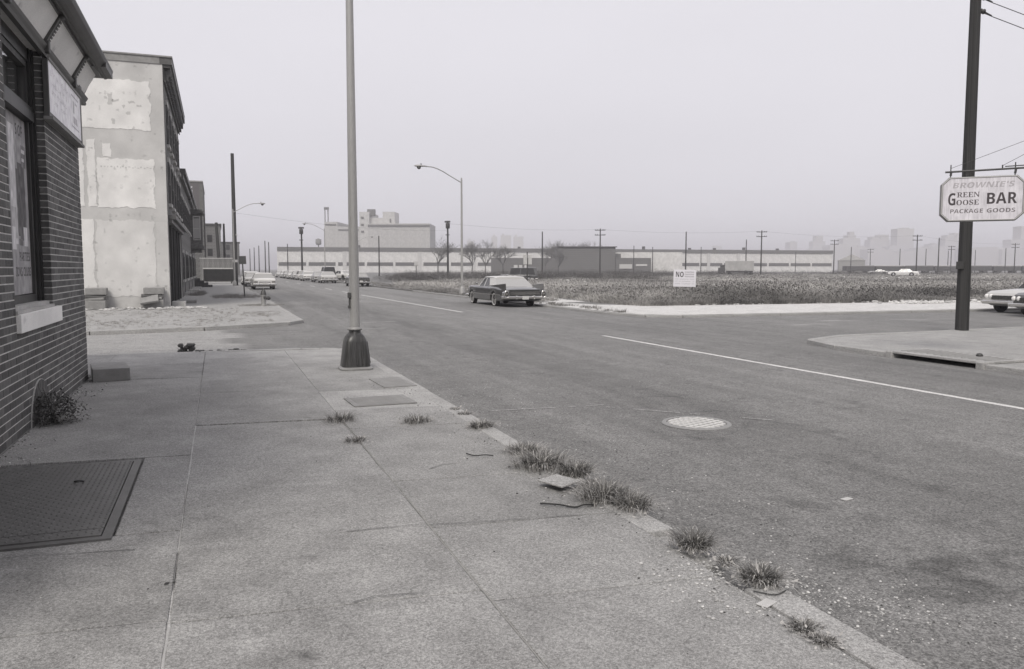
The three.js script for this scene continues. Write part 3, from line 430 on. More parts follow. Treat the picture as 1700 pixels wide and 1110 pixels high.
{ // board fence, board by board
  const t = thing('board_fence', 'tall grey board fence across the empty yard', 'fence', [-1.9, 0, -106]); const b = [0, 1, 2].map(i => [bx(.19, 2.9, .03), M([.30, .34, .27][i], { map: T_wood })]); for (let i = 0; i < 20; i++) { const q = part(t, 'board', ...b[i % 3]); q.position.set(.1 + i * .2, 1.45 + .03 * Math.sin(i * 7), 0); } part(t, 'cap_rail', bx(4.1, .1, .1, 2, 2.95, 0), mat.stone);
}
{ const t = thing('dumpster', 'long dark steel dumpster with a pale rim in front of the board fence', 'dumpster', [.25, 0, -96], 0); part(t, 'bin', merge([rbx(3.3, 1.35, 1.6, .04, 0, .95, 0), ...[-1.5, -.9, -.3, .3, .9, 1.5].map(x => bx(.09, 1.3, .06, x, .95, .82))]), mat.woodDark); part(t, 'rim', bx(3.4, .14, 1.7, 0, 1.69, 0), mat.stone); for (const x of [-1.3, 1.3]) part(t, 'skid', bx(.14, .3, 1.5, x, .13, 0), mat.iron); }
{ const t = thing('front_stoop', 'dark stone stoop of steps beside the bay windowed house', 'stoop', [-1.9, 0, -78]); for (let i = 0; i < 4; i++) part(t, 'step', rbx(1.5 - i * .35, .2, 1.5, .015, (1.5 - i * .35) / 2, .1 + i * .2, 0), mat.woodMid); }
for (const [x, z, w, d, h, l] of [[-3.5, -190, 9, 20, 11, 'far grey flat roofed block at the end of the row'], [1.5, -262, 10, 20, 9.5, 'low far grey building beyond the street end'], [-12, -240, 14, 20, 13, 'far pale building behind the street end']]) { const t = thing('far_building', l, 'building', [x, 0, z]); part(t, 'wall', bx(w, h, d, 0, h / 2 - .3, 0), mat.brickMid); part(t, 'roof', bx(w + .4, .4, d + .4, 0, h - .08, 0), mat.roof); for (let i = 0; i < 3; i++) for (let k = 0; k < 3; k++) part(t, 'window', bx(1, 1.5, .06, -w / 2 + 1.6 + i * 2.6, 2.2 + k * 2.9, d / 2 + .02), mat.glass); }

// ---------------------------------------------------------------- far side: warehouse, plant, skyline
function boxAt(a, b, h, depth, y0 = -.4) { // box whose front edge runs from a to b (x, z), going back by depth
  const dx = b[0] - a[0], dz = b[1] - a[1], L = Math.hypot(dx, dz); const g = new THREE.BoxGeometry(L, h - y0, depth); g.translate(L / 2, (h + y0) / 2, -depth / 2); buv(g); const q = buv(g); q.rotateY(Math.atan2(-dz, dx)); q.translate(a[0], 0, a[1]); return q;
}
{
  const A = [24.4, -356.6], B = [297.5, -329.3]; const at = (f) => [A[0] + (B[0] - A[0]) * f, A[1] + (B[1] - A[1]) * f]; const off = (p, d) => [p[0] + d * .0995, p[1] + d * .995];
  const t = thing('warehouse', 'very long white warehouse with dark roof band and window band', 'warehouse');
  const wm = M(.74, { map: T_plast });
  part(t, 'wall', boxAt(A, B, 10.0, 60), wm); part(t, 'roof_band', boxAt(off(A, .4), off(B, .4), 11.0, 60.8, 9.4), M(.20, { map: T_grain }));
  for (let i = 0; i < 22; i++) { if ([9].includes(i)) continue; part(t, 'window_band', boxAt(off(at(i / 22 + .002), .15), off(at((i + 1) / 22 - .002), .15), 4.5, .5, 3.0), M(.16, { map: T_grain })); }
  for (const f of [.10, .22, .31, .62, .74, .8]) { part(t, 'wall_pier', boxAt(off(at(f), .3), off(at(f + .006), .3), 9.9, .5), mat.white); }
  for (const [f, h] of [[.13, 1.2], [.4, 1.0], [.46, 1.2], [.56, 1], [.63, 1.6], [.72, 1], [.77, 1], [.83, 1.4], [.9, 1]]) part(t, 'roof_vent', boxAt(off(at(f), -6), off(at(f + .004), -6), 11 + h, 1.2, 10.8), mat.iron);
  part(t, 'loading_door', boxAt(off(at(.498), .25), off(at(.506), .25), 8.6, .5, 3.2), M(.14));
}
{
  const t = thing('factory', 'pale multi level factory block rising behind the long warehouse', 'factory'); const m = M(.52, { map: T_plast }), m2 = M(.58, { map: T_plast }), dk = M(.22, { map: T_grain });
  const a = (x0, z0, x1, z1, h, n = 'wall', mm = m, dep = 30, y0 = -.4) => part(t, n, boxAt([x0, z0], [x1, z1], h, dep, y0), mm);
  a(54.7, -438.2, 61.2, -435.7, 26.7); a(61.2, -435.7, 73, -431.3, 24.2); a(72.3, -431.2, 77.2, -429.4, 32, 'stair_tower', m2); a(76.6, -429.6, 107.6, -418.1, 25.8); a(77.2, -433, 85.1, -430, 29.0, 'penthouse', m2, 18, 20); a(84.6, -430, 90.6, -427.6, 32.2, 'penthouse', m2, 14, 20); a(76.8, -433, 80.6, -431.6, 33.6, 'roof_frame', dk, 3, 30);
  a(76.4, -429.2, 107.4, -417.7, 25.2, 'dark_band', dk, .4, 24.2); a(55.2, -437.8, 60.6, -435.7, 25.6, 'dark_band', dk, .4, 24.8); a(61.6, -435.3, 71.8, -431.5, 22.8, 'dark_band', dk, .4, 22);
  for (const y of [21, 24.6, 28.4]) a(73, -430.6, 74.4, -430.1, y + 1, 'window', dk, .4, y); a(88, -428.4, 88.8, -428.1, 28.5, 'window', dk, .4, 26.4);
  for (const x of [55.4, 57]) part(t, 'chimney_leg', bx(.5, 8, .5, x, 30.5, -440), dk); part(t, 'tank_head', bx(2.4, 1.2, 2, 56.2, 34, -440), dk);
}
{ const t = thing('water_tank', 'small dark water tank on a mast by the factory', 'water tank', [50.5, 0, -430]); part(t, 'tank', lathe([[0, 14], [1.2, 14.3], [1.5, 14.8], [1.5, 17], [0, 17.6]], 16), M(.2)); part(t, 'leg', rod([0, -.4, 0], [0, 14.2, 0], .3), M(.2)); }
{
  const t = thing('brick_shed', 'low dark brick shed with a taller middle part in front of the warehouse', 'shed'); const m = mat.brickMid, m2 = mat.brickMid;
  part(t, 'wall', boxAt([86.9, -255.7], [107.9, -248], 5.3, 16), m); part(t, 'middle_hall', boxAt([107.9, -248.2], [126.4, -241.4], 8.9, 22), m2); part(t, 'end_wing', boxAt([126.4, -241.0], [137.5, -236.9], 5.3, 16), m); part(t, 'roof', merge([boxAt([107.5, -247.8], [126.7, -240.8], 9.15, 22.8, 8.9)]), mat.roof);
  for (const [f, w, y0, y1] of [[.34, 1.2, 1.6, 2.9], [.42, 1.0, 1.6, 2.9], [.5, 1.0, 1.6, 2.9]]) part(t, 'window', boxAt([86.9 + 21 * f, -255.5 + 7.7 * f], [86.9 + 21 * f + w, -255.5 + 7.7 * f + w * .37], y1, .4, y0), mat.white);
  part(t, 'loading_sign', boxAt([127.4, -240.4], [131.4, -238.9], 3.2, .3, 1.7), M(.45)); part(t, 'door', boxAt([132.6, -238.5], [136.2, -237.2], 3.2, .3, 2.6), mat.white);
  part(t, 'pale_annex', boxAt([126.4, -246], [150, -237.4], 7.3, 12), M(.7, { map: T_plast })); part(t, 'annex_window', boxAt([127.6, -245.2], [130, -244.3], 6.8, .3, 5.2), M(.15));
}
{ const t = thing('small_gabled_shed', 'tiny gabled shed beyond the end of the warehouse', 'shed', [222, 0, -236], -.7); part(t, 'wall', bx(9, 5, 7, 0, 2.2, 0), M(.3)); const g = extr([[-4.8, 4.7], [4.8, 4.7], [0, 7]], 7.4); g.translate(0, 0, -3.7); part(t, 'roof', buv(g), M(.42)); }
{ // freight line behind the weeds: each wagon its own thing
  const p0 = [212, -228], p1 = [286, -206]; for (let i = 0; i < 7; i++) { const f0 = i / 7 + .004, f1 = (i + 1) / 7 - .004; const P = (f) => [p0[0] + (p1[0] - p0[0]) * f, p0[1] + (p1[1] - p0[1]) * f]; const t = thing('freight_wagon', 'low dark freight wagon in the line behind the weeds', 'wagon', [0, 0, 0], 0, 'freight wagons beyond the lot'); part(t, 'body', boxAt(P(f0), P(f1), 2.6, 3, .9), M(.10, { map: T_grain })); part(t, 'wheel', merge([boxAt(P(f0 + .02), P(f0 + .04), .95, 2.6), boxAt(P(f1 - .04), P(f1 - .02), .95, 2.6)]), mat.iron); part(t, 'top_rail', boxAt(P(f0), P(f1), 2.85, .3, 2.6), M(i % 2 ? .5 : .3)); }
}
const sky_ = [[1500, -2218, 1555, -2197, 76.4, 1], [1679, -2045, 1701, -2037, 84.9, 0], [1672, -1941, 1717, -1924, 99.7, 1], [1688, -1828, 1734, -1812, 88.6, 2], [1800, -1841, 1853, -1821, 101.2, 3], [1833, -1775, 1878, -1758, 116.5, 0], [1963, -1727, 2017, -1707, 104.3, 3], [2140, -1661, 2212, -1635, 85.2, 0], [2176, -1659, 2254, -1630, 124, 0], [1221, -1361, 1274, -1342, 51.8, 0], [1283, -1360, 1314, -1348, 48.5, 0], [1577, -1550, 1598, -1542, 57.6, 0], [1429, -1338, 1497, -1313, 50.6, 3], [1534, -1299, 1633, -1262, 46.7, 0], [1260, -1294, 1307, -1276, 41.6, 0], [1843, -1664, 1859, -1659, 69.9, 0], [1330, -1345, 1420, -1312, 40, 3], [1600, -1262, 1760, -1200, 44, 0], [1120, -1420, 1215, -1384, 36, 0]];
{ const m = M(.62, { map: T_plast });
  const skyL = ['faint stepped tower far out on the hazy skyline', 'slender flat topped tower on the hazy skyline beside the warehouse end', 'hazy stepped tower with a broad crown beyond the warehouse end', 'hazy skyline tower with a tall thin setback top', 'hazy twin level tower block beside the tallest flat topped tower', 'widest flat topped tower on the hazy skyline', 'hazy tower block partly behind the corner utility pole', 'broad hazy tower below the tallest tower by the sign', 'tallest hazy tower on the skyline under the bar sign'];
  for (const [idx, [x0, z0, x1, z1, h, k]] of sky_.entries()) {
    const big = h > 80; const t = thing('skyline_tower', big ? skyL[idx] : 'hazy lower block in the distant city skyline', 'tower', [0, 0, 0], 0, big ? 'towers on the hazy skyline' : 'lower blocks on the hazy skyline');
    const mx = (x0 + x1) / 2, mz = (z0 + z1) / 2, lerp = (f) => [x0 + (x1 - x0) * f, z0 + (z1 - z0) * f];
    if (k === 0) { part(t, 'shaft', boxAt([x0, z0], [x1, z1], h, 40), m); part(t, 'roof_house', boxAt(lerp(.3), lerp(.7), h + 2.5, 20, h), m); }
    if (k === 1) { part(t, 'shaft', boxAt([x0, z0], [x1, z1], h * .62, 40), m); part(t, 'setback', boxAt(lerp(.12), lerp(.88), h * .84, 34, h * .62), m); part(t, 'crown', boxAt(lerp(.28), lerp(.72), h, 26, h * .84), m); }
    if (k === 2) { part(t, 'shaft', boxAt([x0, z0], [x1, z1], h, 40), m); part(t, 'setback', boxAt(lerp(.25), lerp(.75), h + 9, 30, h), m); part(t, 'crown', boxAt(lerp(.36), lerp(.64), h + 19, 18, h + 9), m); }
    if (k === 3) { part(t, 'shaft', boxAt([x0, z0], [x1, z1], h * .86, 40), m); part(t, 'setback', boxAt(lerp(.1), lerp(.55), h * .94, 34, h * .86), m); part(t, 'crown', boxAt(lerp(.45), lerp(.95), h, 30, h * .86), m); }
  }
  for (const [x0, z0, x1, z1, h] of [[419, -1231, 428, -1228, 53.8], [433, -1226, 449, -1220, 55.7], [470, -1266, 486, -1260, 55.8], [380, -1240, 391, -1236, 47]]) { const t = thing('apartment_slab', 'hazy apartment slab standing far behind the bare trees', 'building', [0, 0, 0], 0, 'far apartment slabs'); part(t, 'shaft', boxAt([x0, z0], [x1, z1], h, 15), m); part(t, 'roof_house', boxAt([x0 + 3, z0], [x0 + 6, z0 + 1], h + 3, 8, h), m); }
}
// ---------------------------------------------------------------- poles, lamps, wires
function utilityPole(x, z, h, kind, label, r = .15) {
  const t = thing('utility_pole', label, 'utility pole', [x, 0, z], -.6, 'utility poles around the vacant lot');
  part(t, 'pole', rod([0, -.5, 0], [0, h, 0], r, r * .68, 10), mat.farPole);
  if (kind === 'x') { for (const y of [h - .35, h - 1.35]) { const a = part(t, 'crossarm', bx(2.2, .13, .11, 0, y, .14), mat.farPole); part(a, 'insulator', merge([-1, -.6, .6, 1].map(k => lathe([[0, 0], [.06, 0], [.05, .16], [0, .18]], 8).translate(k, y + .065, .14))), mat.iron); } }
  if (kind === 't') { part(t, 'transformer', lathe([[0, 0], [.36, .02], [.38, .9], [.2, 1], [0, 1]], 14).translate(.12, h - 1.3, .3), mat.iron); part(t, 'cap', merge([bx(.9, .3, .5, 0, h - .1, .1), bx(.6, .16, .4, 0, h - 2.4, .1)]), mat.iron); }
  if (kind === 'l') { t.rotation.z = .05; part(t, 'wrap', rod([0, 6.2, 0], [0, 6.9, 0], .17), mat.white); }
  return t;
}
const PL = { '1.1,-120.5': 'slim bare pole beside the leaning pole at the board fence', '15.3,-157': 'dark utility pole with a transformer drum rising behind the parked cars', '38.4,-136.7': 'dark utility pole with a transformer drum by the curved street lamp', '34.3,-179.1': 'plain bare utility pole before the factory wall', '65,-157.4': 'plain bare utility pole beside the white parking signs', '75.2,-150.5': 'two crossarm utility pole in front of the brick shed', '93.6,-146.8': 'plain bare utility pole just behind the white notice board', '111.9,-145.5': 'two crossarm utility pole beside the box trailer', '134.2,-180.9': 'plain bare utility pole rising behind the box trailer', '166.5,-183.7': 'two crossarm utility pole at the end of the warehouse', '161.8,-150.4': 'tall two crossarm utility pole next to the white car in the weeds', '183.2,-163.1': 'tall bare utility pole before the widest skyline tower', '231.2,-178': 'two crossarm utility pole beyond the parked side street cars', '19.8,-245.3': 'plain bare utility pole at the street end of the warehouse' };
const LBL = { x: 'wooden utility pole with two crossarms beyond the weedy lot', '': 'plain bare wooden utility pole standing beyond the lot', t: 'dark utility pole carrying a transformer drum', l: 'leaning utility pole with a pale wrapped top' };
for (const [x, z, h, k, r] of [[.4, -108.3, 7.5, 'l', .26], [1.1, -120.5, 8, '', .2], [10.8, -288.5, 8.5, ''], [11.5, -271.6, 8.5, ''], [11.9, -249.6, 8.5, ''], [12.1, -220.7, 9, ''], [13.6, -230.4, 9, ''], [19.8, -245.3, 9, ''], [15.3, -157, 9.5, 't', .2], [34.3, -179.1, 9, ''], [38.4, -136.7, 10, 't', .2], [65, -157.4, 9.5, ''], [75.2, -150.5, 10, 'x'], [125.1, -226.4, 9, ''], [138, -236.8, 9, ''], [93.6, -146.8, 9.5, ''], [153.3, -231.1, 9, ''], [134.2, -180.9, 9.5, ''], [111.9, -145.5, 10, 'x'], [235.6, -282.9, 9, ''], [166.5, -183.7, 10, 'x'], [200.8, -213.6, 9, ''], [241, -246.2, 9.5, 'x'], [235.9, -226.8, 9, ''], [161.8, -150.4, 10, 'x'], [244.9, -223.5, 9, ''], [183.2, -163.1, 10, ''], [277.8, -242.7, 9, ''], [235.2, -204.3, 9.5, 'x'], [278.8, -231.2, 9, ''], [264.3, -207, 9, ''], [231.2, -178, 9.5, 'x']]) utilityPole(x, z, h, k, PL[x + ',' + z] || LBL[k], r || .17);
{ const t = utilityPole(1.75, -84.5, 13.0, '', 'tall wooden utility pole at the kerb behind the street lamp', .24); part(t, 'strap', merge([rod([0, 2.3, 0], [0, 2.55, 0], .25), rod([.2, 5, .05], [.34, 5, .05], .06)]), mat.white); }
{ // roadside pole by the bar sign
  const t = thing('utility_pole', 'thick dark wooden utility pole on the corner behind the bar sign', 'utility pole', [18.77, 0, -15.87]);
  const g = rod([0, -.3, 0], [-.06, 11.2, 0], .168, .118, 20); part(t, 'pole', g, mat.poleWood);
  part(t, 'meter_box', rbx(.12, .2, .16, .01, -.2, 1.74, .03), mat.iron);
  for (const y of [8.35, 8.7]) { const i = part(t, 'insulator', merge([lathe([[0, -.07], [.07, -.05], [.05, 0], [.07, .05], [0, .07]], 10).rotateZ(Math.PI / 2).translate(.18, y, .02), rod([.24, y, .02], [.3, y - .01, .01], .012)]), mat.iron); part(i, 'strain_insulator', rod([.32, y - .02, 0], [.56, y - .06, -.02], .03, .02), mat.iron); }
  part(t, 'ground_wire', rod([.155, 0, .08], [.06, 8.2, .07], .008), mat.wire);
}
const wires = (name, label, list, grp) => list.forEach(([a, b, sag, r]) => { const m = [(a[0] + b[0]) / 2, (a[1] + b[1]) / 2 - sag, (a[2] + b[2]) / 2]; const q = (f) => [0, 1, 2].map(i => (1 - f) * (1 - f) * a[i] + 2 * f * (1 - f) * (i === 1 ? 2 * m[i] - (a[i] + b[i]) / 2 : m[i]) + f * f * b[i]); one(name, tube([0, .25, .5, .75, 1].map(q), r || .012, 24, 5), mat.wire, label, 'wire', grp); });
wires('service_wire', 'thin service wire strung from the corner utility pole', [[[19.3, 8.64, -15.9], [45, 8.2, -19], .5, .011], [[19.3, 8.29, -15.9], [45, 7.6, -19], .5, .011], [[19.0, 9.4, -15.9], [45, 9.2, -19.5], .5, .01]], 'wires from the corner pole');
wires('power_line', 'thin power line sagging across the vacant lot', [[[75.2, 9.8, -150.5], [38.4, 9.6, -136.7], .5, .012], [[75.2, 9.8, -150.5], [111.9, 9.8, -145.5], .5, .012], [[111.9, 9.8, -145.5], [161.8, 9.8, -150.4], .7, .012], [[1.7, 7.2, -84.5], [38.4, 8.4, -136.7], .6, .008], [[161.8, 9.8, -150.4], [231, 9.3, -178], .7, .012]], 'power lines over the lot');

const secRing = (n, hw, y, e) => Array.from({ length: n }, (_, i) => { const a = i / n * Math.PI * 2, c = Math.cos(a), s = Math.sin(a); return [Math.sign(c) * Math.pow(Math.abs(c), e) * hw, y, Math.sign(s) * Math.pow(Math.abs(s), e) * hw]; });
function loftRings(rings, capTop = true) { const n = rings[0].length, P = rings.flat(2), I = []; for (let j = 0; j < rings.length - 1; j++) for (let i = 0; i < n; i++) { const k = (i + 1) % n, a = j * n + i, b = j * n + k, c = a + n, d = b + n; I.push(a, c, b, b, c, d); } const g = new THREE.BufferGeometry(); g.setAttribute('position', new THREE.Float32BufferAttribute(P, 3)); g.setIndex(I); const q = toCreasedNormals(g, .7); return buv(q); }
function streetLamp(label, x, z, ry, baseY = 0, full = false) {
  const t = thing('street_lamp', label, 'street lamp', [x, baseY, z], ry, full ? undefined : 'street lamps');
  const y0 = full ? .66 : .02; part(t, 'pole', lathe([[.085, y0], [.083, 1], [.052, 7.35], [.03, 7.42], [0, 7.42]], 20), mat.galv);
  part(t, 'arm', tube([[0, 7.1, 0], [.75, 7.5, 0], [1.35, 7.82, 0], [1.9, 8.0, 0], [2.3, 8.02, 0]], .032, 30, 8), mat.galv);
  const h = part(t, 'lamp_head', (() => { const g = loftRings([[2.25, .04, .04], [2.35, .07, .05], [2.55, .15, .07], [2.78, .17, .085], [2.95, .13, .075], [3.05, .03, .03]].map(([xx, hw, hh]) => Array.from({ length: 14 }, (_, i) => { const a = i / 14 * Math.PI * 2; return [xx, 8.03 + Math.sin(a) * hh * (Math.sin(a) < 0 ? .6 : 1), Math.cos(a) * hw]; }))); return g; })(), mat.galv);
  part(h, 'lens_bowl', lathe([[0, -.17], [.07, -.155], [.12, -.10], [.14, 0], [0, .01]], 16).translate(2.76, 8.0, 0), M(.10, { r: .2 })); part(h, 'photocell', rod([2.62, 8.08, 0], [2.62, 8.2, 0], .03), mat.iron);
  if (full) {
    const ys = [[.05, .232, .45], [.10, .228, .45], [.30, .205, .5], [.46, .185, .55], [.53, .165, .65], [.58, .13, .8], [.61, .10, 1], [.645, .095, 1]]; const b = part(t, 'base_casting', loftRings(ys.map(([y, w, e]) => secRing(40, w, y, e))), M(.085, { map: T_wood, r: .38, m: .25 }));
    part(b, 'flange', loftRings([[0, .265, .4], [.03, .27, .4], [.055, .24, .42], [.055, 0.01, 1]].map(([y, w, e]) => secRing(40, w, y, e))), mat.ironLight);
    part(b, 'rib', merge([-.09, 0, .09].flatMap(k => [rod([k * 1.05, .1, .232], [k * .8, .46, .19], .008, .006, 6), rod([.232, .1, k * 1.05], [.19, .46, k * .8], .008, .006, 6)])), M(.07, { r: .4, m: .2 }));
    part(t, 'collar', lathe([[.09, .645], [.118, .65], [.118, .675], [.09, .70]], 24), mat.ironLight); part(t, 'strap', merge([rbx(.05, .09, .09, .01, -.085, 1.22, .03), rbx(.02, .14, .05, .005, -.085, 1.11, .035), rbx(.035, .05, .07, .01, -.09, 1.03, .03)]), M(.06, { r: .5 }));
  } else part(t, 'base_casting', lathe([[.2, 0], [.2, .05], [.16, .4], [.1, .5], [.08, .52]], 16), mat.galv);
  return t;
}
streetLamp('tall grey street lamp with a square fluted base casting at the kerb', 2.1, -13.15, 0, 0.0, true);
streetLamp('curved arm street lamp standing behind the finned sedan', 14.75, -49.2, Math.PI); streetLamp('curved arm street lamp beside the tall kerb utility pole', 1.62, -82.6, 0); streetLamp('curved arm street lamp beyond the row of parked cars', 14.6, -117, Math.PI); streetLamp('small far street lamp out in the weedy lot', 26.5, -160, 0);

// ---------------------------------------------------------------- signs
{
  const t = thing('bar_sign', 'octagonal white box sign lettered Green Goose Bar hanging from a pipe', 'sign', [13.14, 0, -10.83], -Math.atan2(.70, .714));
  const W = .655, Hh = .39, c = .12, cy = 2.92; const oct = (k) => [[-W + c, -Hh], [W - c, -Hh], [W, -Hh + c], [W, Hh - c], [W - c, Hh], [-W + c, Hh], [-W, Hh - c], [-W, -Hh + c]].map(([x, y]) => [x * k, y * k]);
  const g = extr(oct(1), .2, .012); g.translate(0, cy, -.1); part(t, 'sign_box', buv(g), M(.30, { map: T_grain, r: .5 }));
  const cv = document.createElement('canvas'); cv.width = 1024; cv.height = 610; const x = cv.getContext('2d'); x.fillStyle = '#cfccd0'; x.fillRect(0, 0, 1024, 610);
  const im0 = () => { const im = x.getImageData(0, 0, 1024, 610); for (let i = 0; i < im.data.length; i += 4) { const px = i / 4 % 1024, py = Math.floor(i / 4096); const n = (gr() - .5) * 14 + 30 * (fbm(px / 90, py / 90, 4) - .5) + 22 * (vn(px / 14, py / 120) - .5); for (let k = 0; k < 3; k++) im.data[i + k] = Math.max(0, Math.min(255, im.data[i + k] + n)); } x.putImageData(im, 0, 0); };
  const txt = (s, px, py, w, font, col, it = 0) => { x.save(); x.translate(px, py); if (it) x.transform(1, 0, it, 1, 0, 0); x.font = font; x.fillStyle = col; const mw = x.measureText(s).width; x.scale(w / mw, 1); x.fillText(s, 0, 0); x.restore(); };
  txt("BROWNIE'S", 110, 142, 800, 'bold 112px sans-serif', '#a9a5a8', -.25);
  txt('G', 62, 392, 118, 'bold 250px sans-serif', '#3c3638'); txt('REEN', 182, 278, 300, 'bold 104px serif', '#514a4c'); txt('OOSE', 176, 392, 300, 'bold 104px serif', '#514a4c'); txt('BAR', 556, 386, 400, 'bold 226px sans-serif', '#3c3638');
  txt('PACKAGE', 95, 512, 440, 'bold 84px sans-serif', '#6e696b', -.05); txt('GOODS', 572, 512, 370, 'bold 84px sans-serif', '#6e696b', -.05); im0();
  const ct = new THREE.CanvasTexture(cv); ct.colorSpace = THREE.SRGBColorSpace; ct.anisotropy = 8; const fm = new THREE.MeshStandardMaterial({ map: ct, roughness: .55 });
  for (const s of [1, -1]) { const sh = new THREE.ShapeGeometry(new THREE.Shape(oct(.96).map(p => new THREE.Vector2(...p)))); const p = sh.attributes.position, u = sh.attributes.uv; for (let i = 0; i < p.count; i++) u.setXY(i, p.getX(i) / (2 * W * .96) + .5, p.getY(i) / (2 * Hh * .96) + .5); if (s < 0) sh.rotateY(Math.PI); sh.translate(0, cy, s * .1145); part(t, 'lettered_face', sh, fm); }
  const rim = (s) => { const o = oct(.985), pts = []; const L = []; for (let i = 0; i < 8; i++) { const a = o[i], b = o[(i + 1) % 8]; L.push(rod([a[0], cy + a[1], s * .115], [b[0], cy + b[1], s * .115], .011, .011, 6)); } return merge(L); }; for (const s of [1, -1]) part(t, 'trim', rim(s), M(.42, { r: .5 }));
  part(t, 'pipe', rod([-.6, 3.43, 0], [4.5, 3.52, 0], .018, .018, 10), mat.iron); part(t, 'upper_pipe', rod([.35, 3.49, 0], [4.5, 3.60, 0], .01, .01, 8), mat.iron);
  for (const px of [-.51, .51]) { part(t, 'hanger', merge([rod([px, 3.31, 0], [px, 3.56, 0], .010), rod([px, 3.36, 0], [px + .01, 3.44, 0], .02)]), mat.iron); } part(t, 'hanger_pin', rod([.31, 3.43, 0], [.31, 3.52, 0], .012), mat.iron);
  part(t, 'side_lug', rbx(.05, .07, .05, .01, .69, 3.14, 0), mat.iron); part(t, 'guy_wire', merge([rod([-.5, 3.5, 0], [4.4, 5.4, -.6], .004, .004, 5), rod([.3, 3.5, 0], [4.4, 5.8, .5], .004, .004, 5)]), mat.wire);
}
{ // the bar the sign hangs from, its corner just outside the picture
  const t = thing('bar_building', 'brick corner bar that carries the hanging octagonal sign', 'building'); const p = [[15.6, 6], [15.6, -6.9], [17.0, -8.3], [30, -8.3], [30, 6]]; part(t, 'wall', block(p, -.3, 7), mat.brickMid); part(t, 'cornice', block([[15.4, 6], [15.4, -7], [16.9, -8.55], [30, -8.55], [30, 6]], 7, 7.4), mat.cornice);
  part(t, 'door', merge([bx(1.1, 2.2, .08, 16.27, 1.1, -7.63, 0, -Math.PI / 4 + Math.PI / 2)]), mat.woodDark); part(t, 'window', bx(.06, 1.5, 2.2, 15.58, 1.8, -4.4), mat.glass);
}
{
  const cv = document.createElement('canvas'); cv.width = 512; cv.height = 400; const x = cv.getContext('2d'); x.fillStyle = '#d8d6da'; x.fillRect(0, 0, 512, 400); x.fillStyle = '#403c3e'; x.save(); x.translate(40, 172); x.scale(.75, 1); x.font = 'bold 170px sans-serif'; x.fillText('NO', 0, 0); x.restore();
  x.fillStyle = '#8f8b90'; x.font = 'bold 44px sans-serif'; for (const [s, y] of [['DUMPING', 74], ['PARKING', 124], ['TRESPASSING', 176]]) { x.save(); x.translate(250, y); x.scale(220 / x.measureText(s).width, 1); x.fillText(s, 0, 0); x.restore(); }
  for (const [y, h, n] of [[212, 20, 26], [262, 20, 26], [310, 36, 17]]) for (let i = 0; i < n; i++) if (gr() > .18) { const X = 38 + i * 440 / n; x.fillRect(X, y, 4, h); x.fillRect(X, y + h * gr() * .8, 440 / n * .7, 4); }
  const ct = new THREE.CanvasTexture(cv); ct.colorSpace = THREE.SRGBColorSpace;
  const t = thing('notice_board', 'white notice board reading NO at the edge of the weeds', 'sign', [22.4, 0, -35.2], -.5); const a = part(t, 'panel', rbx(1.13, .88, .03, .008, 0, 1.17, 0, 0, 0, -.02), mat.white); const g = new THREE.PlaneGeometry(1.12, .87); g.rotateZ(-.02); g.translate(0, 1.17, .0165); part(a, 'lettering', g, new THREE.MeshStandardMaterial({ map: ct, roughness: .7 })); for (const k of [-.4, .4]) part(t, 'post', bx(.06, 1.9, .05, k, .6, -.05), M(.24, { map: T_wood }));
}
{ const t = thing('parking_sign', 'pair of white parking signs on a dark post by the finned sedan', 'sign', [17.6, 0, -45], .2); part(t, 'post', rod([0, -.2, 0], [0, 2.65, 0], .04, .035), mat.iron); for (const k of [-.17, .17]) part(t, 'plate', rbx(.26, .58, .02, .01, k, 2.2, .05), mat.white); }
{ const t = thing('parking_sign', 'white sign plate on a thin post beyond the dark sedan', 'sign', [27, 0, -113], .2); part(t, 'post', rod([0, -.2, 0], [0, 2.2, 0], .06, .05), mat.iron); part(t, 'plate', rbx(.7, .6, .03, .01, 0, 2.4, .05), mat.white); }
{ const t = thing('street_sign', 'dark back of a small street sign on a leaning post', 'sign', [1.46, 0, -48.2], .1); t.rotation.z = .035; part(t, 'post', rod([0, -.2, 0], [0, 2.3, 0], .035, .035), mat.iron); part(t, 'plate', rbx(.40, .46, .03, .014, 0, 2.15, .04), M(.22, { map: T_grain, r: .5 })); }
{ // hydrant
  const t = thing('fire_hydrant', 'small grey fire hydrant on the far corner', 'hydrant', [1.94, 0, -37.5], .3); part(t, 'barrel', lathe([[.15, 0], [.15, .05], [.105, .06], [.10, .42], [.12, .43], [.12, .48], [.10, .49]], 16), mat.ironLight); part(t, 'bonnet', lathe([[.13, .49], [.13, .52], [.11, .56], [.09, .66], [.045, .72], [.03, .73], [.03, .78], [0, .78]], 16), mat.iron); part(t, 'pumper_nozzle', lathe([[0, 0], [.07, 0], [.07, .12], [.09, .12], [.09, .18], [.03, .2], [.03, .24], [0, .24]], 14).rotateZ(-Math.PI / 2).translate(.08, .33, 0), mat.iron); for (const s of [-1, 1]) part(t, 'hose_cap', lathe([[0, 0], [.05, 0], [.05, .08], [.02, .1], [0, .1]], 12).rotateX(s * Math.PI / 2).translate(0, .36, s * .08), mat.iron);
}
